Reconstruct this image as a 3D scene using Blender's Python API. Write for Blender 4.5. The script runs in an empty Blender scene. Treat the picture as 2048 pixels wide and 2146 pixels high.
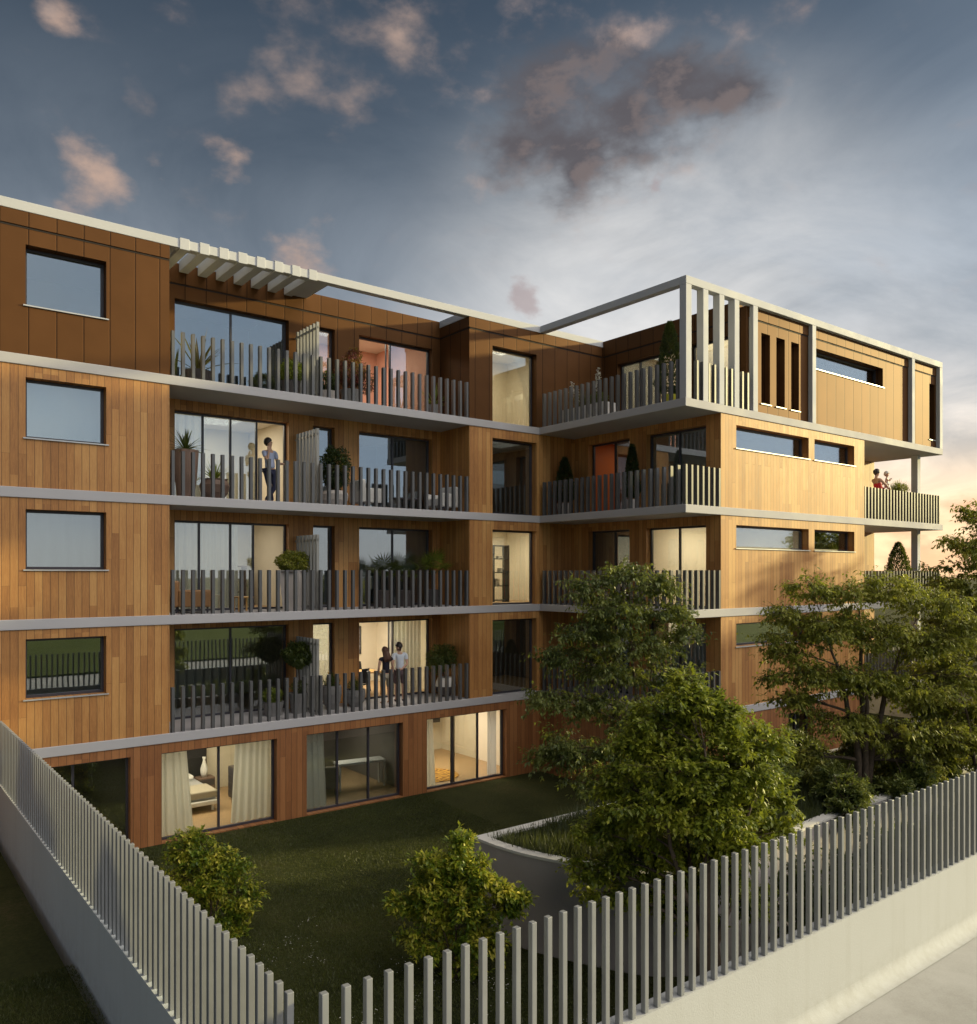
import bpy, bmesh, math, random
import numpy as np
from mathutils import Vector, Matrix
R = random.Random(11)
NR = np.random.RandomState(5)
SC = bpy.context.scene
COL = SC.collection
H = 6.55                                   # eye height above the sunken garden
FX, FY, RX, RY = .6137, .7895, .7895, -.6137
FOC = 1742.0
def atY(u, Y):                             # measured column on a facade plane -> X
    a = (u-1024)/FOC
    return Y*(FX+RX*a)/(FY+RY*a)
def atX(u, X):
    a = (u-1024)/FOC
    return X*(FY+RY*a)/(FX+RX*a)
# ------------------------------------------------------------------ node helpers
def nd(t, typ, ins=None, **props):
    n = t.nodes.new(typ)
    for k, v in props.items(): setattr(n, k, v)
    for k, v in (ins or {}).items():
        s = n.inputs[k]
        if isinstance(v, bpy.types.NodeSocket): t.links.new(v, s)
        else: s.default_value = v
    return n
def mt(t, op, a, b=0.0, c=None, clamp=False):
    ins = {0: a, 1: b}
    if c is not None: ins[2] = c
    return nd(t, 'ShaderNodeMath', ins, operation=op, use_clamp=clamp).outputs[0]
def vm(t, op, a, b=(0,0,0), out=0):
    return nd(t, 'ShaderNodeVectorMath', {0: a, 1: b}, operation=op).outputs[out]
def mix(t, f, a, b, blend='MIX'):
    n = nd(t, 'ShaderNodeMix', None, data_type='RGBA', blend_type=blend)
    for i, v in ((0, f), (6, a), (7, b)):
        if isinstance(v, bpy.types.NodeSocket): t.links.new(v, n.inputs[i])
        else: n.inputs[i].default_value = v if i == 0 else (tuple(v)+(1,))[:4]
    return n.outputs[2]
def mrange(t, v, a, b, c=0.0, d=1.0, smooth=False):
    return nd(t, 'ShaderNodeMapRange', {0: v, 1: a, 2: b, 3: c, 4: d},
              interpolation_type='SMOOTHSTEP' if smooth else 'LINEAR').outputs[0]
def noise(t, vec, scale, detail=3.0, rough=.55, out=0, dist=0.0):
    return nd(t, 'ShaderNodeTexNoise', {'Vector': vec, 'Scale': scale, 'Detail': detail, 'Roughness': rough, 'Distortion': dist}).outputs[out]
def ramp(t, f, stops):
    n = nd(t, 'ShaderNodeValToRGB', {0: f})
    e = n.color_ramp.elements
    while len(e) < len(stops): e.new(.5)
    for el, (p, c) in zip(e, stops):
        el.position = p; el.color = tuple(c)+(1,)
    return n.outputs[0]
def newmat(name):
    m = bpy.data.materials.new(name); m.use_nodes = True
    t = m.node_tree; t.nodes.clear()
    b = nd(t, 'ShaderNodeBsdfPrincipled')
    o = nd(t, 'ShaderNodeOutputMaterial', {0: b.outputs[0]})
    return m, t, b, o
def setin(t, b, **kw):
    for k, v in kw.items():
        k = k.replace('_', ' ')
        s = b.inputs[k]
        if isinstance(v, bpy.types.NodeSocket): t.links.new(v, s)
        elif hasattr(v, '__len__') and len(v) == 3 and s.type == 'RGBA': s.default_value = tuple(v)+(1,)
        else: s.default_value = v
M = {}
def plain(key, col, rough=.6, metal=0.0, var=.12, scale=3.0, bump=0.0, bscale=60.0, spec=.5):
    m, t, b, o = newmat(key)
    g = nd(t, 'ShaderNodeNewGeometry').outputs['Position']
    n = noise(t, g, scale, 5, .6)
    f = mrange(t, n, .3, .7, 1-var, 1+var)
    c = vm(t, 'SCALE', tuple(col)); t.links.new(f, c.node.inputs['Scale'])
    setin(t, b, Base_Color=c, Roughness=mrange(t, n, .3, .7, rough*.85, min(1, rough*1.12)), Metallic=metal)
    b.inputs['Specular IOR Level'].default_value = spec
    if bump:
        bn = nd(t, 'ShaderNodeBump', {'Strength': bump, 'Distance': .01, 'Height': noise(t, g, bscale, 4, .6)})
        t.links.new(bn.outputs[0], b.inputs['Normal'])
    M[key] = m
    return m
def emit(key, col, s):
    m = bpy.data.materials.new(key); m.use_nodes = True; t = m.node_tree; t.nodes.clear()
    e = nd(t, 'ShaderNodeEmission', {0: tuple(col)+(1,), 1: s}); nd(t, 'ShaderNodeOutputMaterial', {0: e.outputs[0]})
    M[key] = m; return m
def wallcoord(t):
    """horizontal run of a wall (x on walls facing y, y on walls facing x) and height"""
    g = nd(t, 'ShaderNodeNewGeometry')
    p = nd(t, 'ShaderNodeSeparateXYZ', {0: g.outputs['Position']})
    n = nd(t, 'ShaderNodeSeparateXYZ', {0: g.outputs['True Normal']})
    fx = mt(t, 'GREATER_THAN', mt(t, 'ABSOLUTE', n.outputs[0]), .5)
    s = mt(t, 'ADD', mt(t, 'MULTIPLY', p.outputs[1], fx), mt(t, 'MULTIPLY', p.outputs[0], mt(t, 'SUBTRACT', 1.0, fx)))
    return s, p.outputs[2], g, fx
def wood_mat(key, tones, pitch=.16, gapw=.012, rough=.5):
    m, t, b, o = newmat(key)
    s, z, g, fx = wallcoord(t)
    sp = mt(t, 'DIVIDE', s, pitch)
    i = mt(t, 'FLOOR', sp); fr = mt(t, 'FRACT', sp)
    # end joints at a random height per board
    rnd = nd(t, 'ShaderNodeTexWhiteNoise', {'W': i}, noise_dimensions='1D').outputs[0]
    zz = mt(t, 'ADD', mt(t, 'DIVIDE', z, 2.9), mt(t, 'MULTIPLY', mt(t, 'FLOOR', mt(t, 'MULTIPLY', rnd, 5)), .21))
    j = mt(t, 'FLOOR', zz)
    zf = mt(t, 'FRACT', zz)
    id2 = nd(t, 'ShaderNodeCombineXYZ', {0: i, 1: j, 2: fx}).outputs[0]
    r2 = nd(t, 'ShaderNodeTexWhiteNoise', {'Vector': id2}, noise_dimensions='3D')
    # grain
    gv = nd(t, 'ShaderNodeCombineXYZ', {0: mt(t, 'MULTIPLY', s, 30), 1: mt(t, 'MULTIPLY', r2.outputs[0], 50), 2: mt(t, 'MULTIPLY', z, 1.5)}).outputs[0]
    gr = noise(t, gv, 1.6, 6, .65, dist=.8)
    gr2 = noise(t, gv, 7.0, 3, .6)
    big = noise(t, nd(t, 'ShaderNodeCombineXYZ', {0: mt(t, 'MULTIPLY', s, .8), 1: 0.0, 2: mt(t, 'MULTIPLY', z, .5)}).outputs[0], 1.2, 3, .5)
    f = mt(t, 'ADD', mt(t, 'MULTIPLY', gr, .55), mt(t, 'MULTIPLY', mt(t, 'SUBTRACT', r2.outputs[0], .5), .27))
    f = mt(t, 'ADD', f, mt(t, 'MULTIPLY', gr2, .30))
    f = mt(t, 'ADD', f, mt(t, 'MULTIPLY', mt(t, 'SUBTRACT', big, .5), .35))
    c = ramp(t, f, [(.12, tones[0]), (.4, tones[1]), (.75, tones[2])])
    e1 = mt(t, 'LESS_THAN', mt(t, 'MINIMUM', fr, mt(t, 'SUBTRACT', 1.0, fr)), gapw/pitch/2)
    e2 = mt(t, 'MULTIPLY', mt(t, 'LESS_THAN', zf, .0016), mt(t, 'GREATER_THAN', rnd, .55))
    e = mt(t, 'MAXIMUM', e1, e2)
    c = mix(t, mt(t, 'MULTIPLY', e, .68), c, (.035, .018, .01))
    hgt = mt(t, 'SUBTRACT', mt(t, 'MULTIPLY', gr2, .06), e)
    bn = nd(t, 'ShaderNodeBump', {'Strength': .5, 'Distance': .006, 'Height': hgt})
    setin(t, b, Base_Color=c, Roughness=mrange(t, gr, .3, .7, rough+.0, rough+.16), Normal=bn.outputs[0]); b.inputs['Specular IOR Level'].default_value = .52
    M[key] = m
def bronze_mat(key, col, pitch=.56, off=.12):
    m, t, b, o = newmat(key)
    s, z, g, fx = wallcoord(t)
    sp = mt(t, 'DIVIDE', mt(t, 'ADD', s, off), pitch)
    i = mt(t, 'FLOOR', sp); fr = mt(t, 'FRACT', sp)
    r = nd(t, 'ShaderNodeTexWhiteNoise', {'W': i}, noise_dimensions='1D').outputs[0]
    n = noise(t, g.outputs['Position'], 1.3, 4, .5)
    f = mt(t, 'ADD', mt(t, 'MULTIPLY', mt(t, 'SUBTRACT', r, .5), .14), mrange(t, n, .3, .7, .93, 1.07))
    c = vm(t, 'SCALE', tuple(col)); t.links.new(f, c.node.inputs['Scale'])
    d = mt(t, 'MINIMUM', fr, mt(t, 'SUBTRACT', 1.0, fr))
    e = mt(t, 'LESS_THAN', d, .011/pitch)
    c2 = mix(t, mt(t, 'MULTIPLY', e, .85), c, (.02, .011, .008))
    hgt = mt(t, 'SUBTRACT', mrange(t, d, .0, .03/pitch, 0, .5, True), mt(t, 'MULTIPLY', e, .5))
    bn = nd(t, 'ShaderNodeBump', {'Strength': .6, 'Distance': .008, 'Height': hgt})
    setin(t, b, Base_Color=c2, Roughness=.58, Metallic=.42, Normal=bn.outputs[0]); b.inputs['Specular IOR Level'].default_value = .1
    M[key] = m
def glass_mat(key, refl=.3, tint=(.86, .9, .9)):
    m = bpy.data.materials.new(key); m.use_nodes = True; t = m.node_tree; t.nodes.clear()
    g = nd(t, 'ShaderNodeNewGeometry').outputs['Position']
    bn = nd(t, 'ShaderNodeBump', {'Strength': .05, 'Distance': .02, 'Height': noise(t, g, .9, 2, .4)}).outputs[0]
    tr = nd(t, 'ShaderNodeBsdfTransparent', {0: tuple(tint)+(1,)})
    gl = nd(t, 'ShaderNodeBsdfGlossy', {'Color': (.92, .96, 1, 1), 'Roughness': .012, 'Normal': bn})
    fr = nd(t, 'ShaderNodeFresnel', {'IOR': 1.5}).outputs[0]
    f = mt(t, 'ADD', refl, mt(t, 'MULTIPLY', fr, .6), clamp=True)
    s = nd(t, 'ShaderNodeMixShader', {0: f, 1: tr.outputs[0], 2: gl.outputs[0]})
    nd(t, 'ShaderNodeOutputMaterial', {0: s.outputs[0]})
    M[key] = m
def leaf_mat(key, stops, trans=.35, rough=.45, nscale=1.6):
    m, t, b, o = newmat(key)
    g = nd(t, 'ShaderNodeNewGeometry')
    n = noise(t, g.outputs['Position'], nscale, 3, .5)
    f = mt(t, 'ADD', mt(t, 'MULTIPLY', g.outputs['Random Per Island'], .45), mt(t, 'MULTIPLY', mrange(t, n, .3, .7), .5))
    c = ramp(t, f, stops)
    setin(t, b, Base_Color=c, Roughness=rough)
    tl = nd(t, 'ShaderNodeBsdfTranslucent', {0: mix(t, .5, c, (.35, .4, .05), 'MIX')})
    s = nd(t, 'ShaderNodeMixShader', {0: trans, 1: b.outputs[0], 2: tl.outputs[0]})
    t.links.new(s.outputs[0], o.inputs[0])
    M[key] = m
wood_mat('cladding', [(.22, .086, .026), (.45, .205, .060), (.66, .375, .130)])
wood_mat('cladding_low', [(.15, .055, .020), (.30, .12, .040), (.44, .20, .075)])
bronze_mat('bronze', (.118, .054, .021))
bronze_mat('bronze_dark', (.115, .058, .035), pitch=.62, off=.3)
plain('render_white', (.54, .55, .59), .75, var=.035, scale=1.2, bump=.25, bscale=90)
plain('slab_render', (.47, .46, .485), .75, var=.04, scale=1.0, bump=.25, bscale=90)
plain('bar', (.125, .125, .13), .42, var=.05, metal=.25)
plain('bar_lit', (.30, .295, .28), .45, var=.05, metal=.1)  # bar paint lightened: light on the divider's front faces put into the colour
plain('fence_paint', (.25, .26, .275), .42, var=.06, metal=.15, bump=.1, bscale=120)
plain('frame_dark', (.045, .042, .055), .4, var=.05)
plain('sill_metal', (.55, .55, .55), .35, metal=.4, var=.05)
plain('dark_gap', (.02, .012, .01), .8)
plain('wall_render', (.44, .455, .475), .8, var=.05, scale=.8, bump=.4, bscale=45)
plain('wall_render_cool', (.56, .60, .61), .8, var=.05, scale=.8, bump=.4, bscale=45)
plain('planter_render', (.34, .315, .32), .8, var=.08, scale=.9, bump=.3, bscale=45)
plain('planter_cap', (.6, .59, .57), .75, var=.05)
plain('pavement_mat', (.37, .375, .39), .8, var=.10, scale=.5, bump=.3, bscale=70)
plain('inner_wall', (.72, .66, .54), .8, var=.03)
plain('inner_grey', (.40, .42, .43), .8, var=.05)
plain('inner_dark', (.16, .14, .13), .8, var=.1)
plain('inner_blush', (.72, .42, .33), .8, var=.03)
plain('inner_orange', (.50, .13, .025), .7, var=.05)
plain('ceiling_paint', (.78, .76, .72), .9, var=.02)
plain('floor_oak', (.42, .28, .15), .45, var=.15, scale=6)
plain('terrace_tile', (.42, .40, .37), .7, var=.08)
plain('bark', (.10, .072, .05), .9, var=.35, scale=14, bump=.8, bscale=30)
plain('soil', (.045, .03, .02), .95, var=.3, scale=12, bump=.8, bscale=25)
plain('pot_dark', (.07, .06, .06), .5, var=.1)
plain('pot_grey', (.24, .235, .235), .6, var=.1, bump=.2)
plain('pot_pale', (.60, .55, .52), .6, var=.06)
plain('pot_brown', (.20, .13, .10), .55, var=.12)
plain('pot_yellow', (.55, .5, .03), .45, var=.05)
plain('white_paint', (.75, .74, .72), .45, var=.03)
plain('black_paint', (.02, .02, .022), .4)
plain('linen_grey', (.33, .33, .34), .85, var=.1, bump=.3)
plain('leather_tan', (.36, .19, .08), .5, var=.1)
plain('table_oak', (.58, .33, .10), .4, var=.15, scale=5)
plain('red_cloth', (.55, .02, .03), .8, var=.1)
plain('skin', (.55, .33, .24), .5, var=.04)
plain('hair_dark', (.03, .02, .017), .5, var=.2)
plain('hair_brown', (.10, .045, .03), .5, var=.2)
plain('shirt_blue', (.42, .48, .68), .85, var=.06)
plain('shirt_white', (.66, .72, .82), .85, var=.05)
plain('jeans', (.018, .022, .06), .85, var=.15)
plain('black_cloth', (.014, .012, .025), .85)
plain('beige_cloth', (.36, .32, .25), .85, var=.06)
plain('plaid_cloth', (.12, .08, .09), .85, var=.5, scale=25)
plain('shoe_dark', (.06, .05, .06), .6)
plain('green_print', (.35, .55, .05), .6, var=.6, scale=5)
plain('picture_print', (.12, .12, .14), .6, var=.95, scale=9)
plain('photo_print', (.42, .40, .36), .6, var=.6, scale=5)
emit('lamp_glow', (1, .86, .62), 4.0)
def stained(key, col, z0, dirt=(.22, .20, .15)):
    m, t, b, o = newmat(key)
    g = nd(t, 'ShaderNodeNewGeometry').outputs['Position']
    p = nd(t, 'ShaderNodeSeparateXYZ', {0: g})
    n = noise(t, g, .8, 5, .6); n2 = noise(t, g, 6.0, 6, .7)
    st = noise(t, vm(t, 'MULTIPLY', g, (5.5, 5.5, .35)), 1.0, 4, .6)
    up = mrange(t, p.outputs[2], z0, z0+.55, 1, 0, True)
    f = mt(t, 'ADD', mt(t, 'MULTIPLY', mrange(t, n2, .38, .7), mt(t, 'MULTIPLY', up, .24)), mt(t, 'MULTIPLY', mrange(t, st, .52, .75), .09), clamp=True)
    f = mt(t, 'ADD', f, mt(t, 'MULTIPLY', mrange(t, n, .35, .7), .07), clamp=True)
    bn = nd(t, 'ShaderNodeBump', {'Strength': .4, 'Distance': .008, 'Height': noise(t, g, 50, 5, .65)})
    setin(t, b, Base_Color=mix(t, f, col, dirt), Roughness=.85, Normal=bn.outputs[0]); M[key] = m
stained('wall_render', (.46, .475, .49), .95)
stained('wall_render_cool', (.56, .60, .61), .95)
def paving():
    m, t, b, o = newmat('pavement_mat')
    g = nd(t, 'ShaderNodeNewGeometry').outputs['Position']
    n = noise(t, g, .45, 5, .6); n2 = noise(t, g, 38.0, 4, .7); n3 = noise(t, g, 2.2, 6, .7)
    f = mt(t, 'ADD', mt(t, 'MULTIPLY', n, .5), mt(t, 'ADD', mt(t, 'MULTIPLY', n2, .22), mt(t, 'MULTIPLY', n3, .3)))
    bn = nd(t, 'ShaderNodeBump', {'Strength': .35, 'Distance': .006, 'Height': n2})
    setin(t, b, Base_Color=ramp(t, f, [(.3, (.26, .255, .25)), (.5, (.375, .375, .38)), (.72, (.46, .46, .47))]), Roughness=.85, Normal=bn.outputs[0]); M['pavement_mat'] = m
paving()
glass_mat('glass', .21)
glass_mat('glass_clear', .06, (.93, .93, .88))
def curtain():
    m, t, b, o = newmat('curtain')
    setin(t, b, Base_Color=(.76, .76, .72), Roughness=.9)
    tl = nd(t, 'ShaderNodeBsdfTranslucent', {0: (.78, .78, .74, 1)})
    s = nd(t, 'ShaderNodeMixShader', {0: .45, 1: b.outputs[0], 2: tl.outputs[0]})
    t.links.new(s.outputs[0], o.inputs[0]); M['curtain'] = m
curtain()
def rugmat():
    m, t, b, o = newmat('rug_mat')
    tc = nd(t, 'ShaderNodeTexCoord').outputs['Object']
    w = nd(t, 'ShaderNodeTexWave', {'Vector': tc, 'Scale': 2.2, 'Distortion': 9.0, 'Detail': 2.0}, wave_type='RINGS').outputs[1]
    setin(t, b, Base_Color=ramp(t, w, [(.3, (.12, .04, .01)), (.5, (.55, .26, .04)), (.8, (.7, .4, .08))]), Roughness=.95); M['rug_mat'] = m
rugmat()
leaf_mat('leaf_deep', [(.1, (.035, .06, .018)), (.45, (.13, .17, .045)), (.8, (.25, .27, .07)), (1, (.36, .33, .09))])
leaf_mat('leaf_fresh', [(.1, (.06, .10, .012)), (.45, (.22, .265, .025)), (.8, (.40, .41, .04)), (1, (.52, .48, .07))])
leaf_mat('leaf_warm', [(.1, (.07, .10, .018)), (.45, (.25, .27, .04)), (.8, (.44, .42, .07)), (1, (.58, .45, .10))])
leaf_mat('leaf_shrub', [(.1, (.05, .10, .01)), (.4, (.15, .23, .02)), (.62, (.42, .42, .04)), (.9, (.9, .78, .14))], .4, nscale=2.5)  # bright yellow stops paint sunlit highlights into the leaf colour
leaf_mat('leaf_pot', [(.1, (.02, .035, .008)), (.5, (.06, .09, .02)), (1, (.16, .2, .05))], nscale=4)
leaf_mat('leaf_lime', [(.1, (.05, .08, .01)), (.5, (.18, .24, .03)), (1, (.42, .45, .08))], nscale=4)
leaf_mat('leaf_dark', [(.1, (.008, .02, .008)), (.5, (.02, .045, .016)), (1, (.05, .09, .03))], nscale=4)
leaf_mat('leaf_red', [(.1, (.05, .006, .012)), (.5, (.16, .015, .03)), (1, (.3, .04, .06))], nscale=4)
leaf_mat('leaf_agave', [(.1, (.03, .02, .012)), (.5, (.08, .06, .03)), (1, (.2, .17, .08))], nscale=6)
leaf_mat('petal', [(.1, (.6, .58, .58)), (1, (.8, .78, .78))], nscale=4)
leaf_mat('sedge', [(.1, (.015, .022, .012)), (.5, (.04, .055, .028)), (1, (.09, .11, .055))], .25, nscale=1.2)
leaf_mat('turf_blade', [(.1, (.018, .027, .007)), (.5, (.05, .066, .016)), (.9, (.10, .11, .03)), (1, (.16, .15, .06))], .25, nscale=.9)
def turfmat(key, stops, sc=1.0):
    m, t, b, o = newmat(key)
    g = nd(t, 'ShaderNodeNewGeometry').outputs['Position']
    a = noise(t, g, .35*sc, 4, .6); c = noise(t, g, 14*sc, 5, .75)
    f = mt(t, 'ADD', mt(t, 'MULTIPLY', a, .55), mt(t, 'MULTIPLY', c, .45))
    bn = nd(t, 'ShaderNodeBump', {'Strength': .9, 'Distance': .04, 'Height': noise(t, g, 45*sc, 4, .8)}).outputs[0]
    setin(t, b, Base_Color=ramp(t, f, stops), Roughness=.95, Normal=bn); b.inputs['Specular IOR Level'].default_value = .15
    M[key] = m
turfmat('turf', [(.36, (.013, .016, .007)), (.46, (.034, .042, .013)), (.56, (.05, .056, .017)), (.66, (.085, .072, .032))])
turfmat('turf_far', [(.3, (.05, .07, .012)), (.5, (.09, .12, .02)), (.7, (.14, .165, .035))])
turfmat('earth', [(.3, (.03, .03, .015)), (.5, (.05, .055, .02)), (.7, (.09, .08, .04))])
# ------------------------------------------------------------------ mesh helpers
class MB:
    def __init__(s): s.v = []; s.f = []; s.m = []; s.mats = []
    def mi(s, mat):
        if mat not in s.mats: s.mats.append(mat)
        return s.mats.index(mat)
    def add(s, vs, fs, mat=None):
        o = len(s.v); s.v += [tuple(v) for v in vs]
        k = s.mi(mat) if mat else 0
        for f in fs: s.f.append(tuple(i+o for i in f)); s.m.append(k)
        return s
    def box(s, x0, x1, y0, y1, z0, z1, mat=None):
        x0, x1 = sorted((x0, x1)); y0, y1 = sorted((y0, y1)); z0, z1 = sorted((z0, z1))
        return s.add([(x0,y0,z0),(x1,y0,z0),(x1,y1,z0),(x0,y1,z0),(x0,y0,z1),(x1,y0,z1),(x1,y1,z1),(x0,y1,z1)],
                     [(0,3,2,1),(4,5,6,7),(0,1,5,4),(1,2,6,5),(2,3,7,6),(3,0,4,7)], mat)
    def tube(s, pts, rad, n=6, mat=None, cap=True):
        pts = [Vector(p) for p in pts]
        vs = []; fs = []
        for i, p in enumerate(pts):
            d = (pts[min(i+1, len(pts)-1)]-pts[max(i-1, 0)])
            d = d.normalized() if d.length > 1e-9 else Vector((0, 0, 1))
            a = d.cross(Vector((.31, .95, .05))); a = a.normalized() if a.length > 1e-3 else Vector((1, 0, 0))
            b = d.cross(a)
            r = rad[i] if hasattr(rad, '__len__') else rad
            for k in range(n):
                w = 2*math.pi*k/n
                vs.append(p+a*math.cos(w)*r+b*math.sin(w)*r)
        for i in range(len(pts)-1):
            for k in range(n):
                fs.append((i*n+k, i*n+(k+1) % n, (i+1)*n+(k+1) % n, (i+1)*n+k))
        if cap: fs += [tuple(range(n-1, -1, -1)), tuple((len(pts)-1)*n+k for k in range(n))]
        return s.add(vs, fs, mat)
    def lathe(s, prof, cx=0, cy=0, cz=0, n=28, mat=None):
        vs = []; fs = []
        for r, z in prof:
            for k in range(n):
                w = 2*math.pi*k/n; vs.append((cx+r*math.cos(w), cy+r*math.sin(w), cz+z))
        for i in range(len(prof)-1):
            for k in range(n): fs.append((i*n+k, i*n+(k+1) % n, (i+1)*n+(k+1) % n, (i+1)*n+k))
        fs += [tuple(range(n-1, -1, -1)), tuple((len(prof)-1)*n+k for k in range(n))]
        return s.add(vs, fs, mat)
    def build(s, name, mat=None, parent=None, smooth=False, world=True, bevel=0, loc=None):
        me = bpy.data.meshes.new(name); me.from_pydata(s.v, [], s.f)
        if s.mats:
            for k in s.mats: me.materials.append(M[k])
            me.polygons.foreach_set('material_index', s.m)
        if mat: me.materials.append(M[mat])
        return link(name, me, parent, smooth, world, bevel, loc)
def wloc(o):
    l = Vector((0, 0, 0))
    while o: l = l+o.location; o = o.parent
    return l
def link(name, me, parent=None, smooth=False, world=True, bevel=0, loc=None):
    me.validate(); me.update()
    if smooth: me.polygons.foreach_set('use_smooth', [True]*len(me.polygons))
    o = bpy.data.objects.new(name, me); COL.objects.link(o)
    if parent:
        o.parent = parent
        if world: o.location = -wloc(parent)
    if loc: o.location = loc
    if bevel:
        b = o.modifiers.new('b', 'BEVEL'); b.width = bevel; b.segments = 2; b.limit_method = 'ANGLE'
    return o
def tag(o, label=None, cat=None, group=None, kind=None):
    for k, v in (('label', label), ('category', cat), ('group', group), ('kind', kind)):
        if v: o[k] = v
    return o
def thing(name, label, cat, loc, group=None, rz=0):
    o = bpy.data.objects.new(name, None); COL.objects.link(o); o.location = loc; o.rotation_euler = (0, 0, rz)
    o.empty_display_size = .2
    return tag(o, label, cat, group)
def copy_tree(o, loc=None, parent=None):
    c = o.copy(); COL.objects.link(c); c.parent = parent
    if loc: c.location = loc
    for ch in o.children: copy_tree(ch, None, c)
    return c
# thousands of small leaf faces as one mesh
def leaf_mesh(pos, dirs, nrm, ln, wd, fold=.25):
    """pos,dirs,nrm (n,3); ln,wd (n,) -> verts, tris"""
    dirs = dirs/(np.linalg.norm(dirs, axis=1, keepdims=True)+1e-9)
    side = np.cross(dirs, nrm); side /= (np.linalg.norm(side, axis=1, keepdims=True)+1e-9)
    up = np.cross(side, dirs)
    ln = ln[:, None]; wd = wd[:, None]
    b = pos; t = pos+dirs*ln
    l = pos+dirs*ln*.45+side*wd*.5+up*wd*fold; r = pos+dirs*ln*.45-side*wd*.5+up*wd*fold
    n = len(pos)
    v = np.stack([b, l, t, r], 1).reshape(-1, 3)
    base = np.arange(n)[:, None]*4
    f = np.concatenate([base+np.array([[0, 2, 1]]), base+np.array([[0, 3, 2]])], 1).reshape(-1, 3)
    return v, f
def np_mesh(name, v, f):
    me = bpy.data.meshes.new(name)
    me.vertices.add(len(v)); me.vertices.foreach_set('co', np.asarray(v, dtype=np.float32).ravel())
    k = f.shape[1]
    me.loops.add(f.size); me.loops.foreach_set('vertex_index', f.ravel().astype(np.int32))
    me.polygons.add(len(f)); me.polygons.foreach_set('loop_start', (np.arange(len(f))*k).astype(np.int32))
    me.update(calc_edges=True)
    return me
def unit(n):
    d = NR.normal(size=(n, 3)); return d/np.linalg.norm(d, axis=1, keepdims=True)
def leaves_obj(name, chunks, mat, parent, world=True, label=None):
    v, f, o = [], [], 0
    for a, b in chunks: v.append(a); f.append(b+o); o += len(a)
    me = np_mesh(name, np.concatenate(v), np.concatenate(f)); me.materials.append(M[mat])
    ob = bpy.data.objects.new(name, me); COL.objects.link(ob); ob.parent = parent
    if world and parent: ob.location = -wloc(parent)
    return ob
def puff(c, rad, n, ln, wd, shell=.5, droop=.4, out=.7):
    """leaves filling an ellipsoid"""
    d = unit(n); r = NR.uniform(shell**3, 1, n)**(1/3.)
    r *= 1+.12*np.sin(d[:, 0]*7+d[:, 2]*5)
    p = np.array(c)+d*r[:, None]*np.array(rad)
    di = d*out+unit(n)*.7+np.array([0, 0, -droop])
    return leaf_mesh(p, di, unit(n)*.8+np.array([0, 0, .8]), NR.uniform(.7, 1.2, n)*ln, NR.uniform(.7, 1.2, n)*wd)
def spikes(c, n, ln, wd, elev=(20, 80), droop=.5, seg=5, mat=None):
    """strap leaves arching from one point"""
    mb = MB()
    for i in range(n):
        az = i*2.4+R.uniform(-.3, .3); el = math.radians(R.uniform(*elev)); L = ln*R.uniform(.7, 1.1); w = wd*R.uniform(.8, 1.2)
        p = Vector(c); d = Vector((math.cos(az)*math.cos(el), math.sin(az)*math.cos(el), math.sin(el)))
        s = Vector((-math.sin(az), math.cos(az), 0)); vs = []
        for k in range(seg+1):
            f = k/seg; ww = w*(math.sin(math.pi*min(1, f*.8+.2))*.5+.02) if k < seg else .002
            vs += [p+s*ww, p-d.cross(s)*ww*.35, p-s*ww]
            p = p+d*L/seg; d = (d+Vector((0, 0, -droop/seg*(1.2-math.sin(el)*.6)))).normalized()
        fs = []
        for k in range(seg): a = k*3; fs += [(a, a+1, a+4, a+3), (a+1, a+2, a+5, a+4)]
        mb.add(vs, fs, mat)
    return mb
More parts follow.
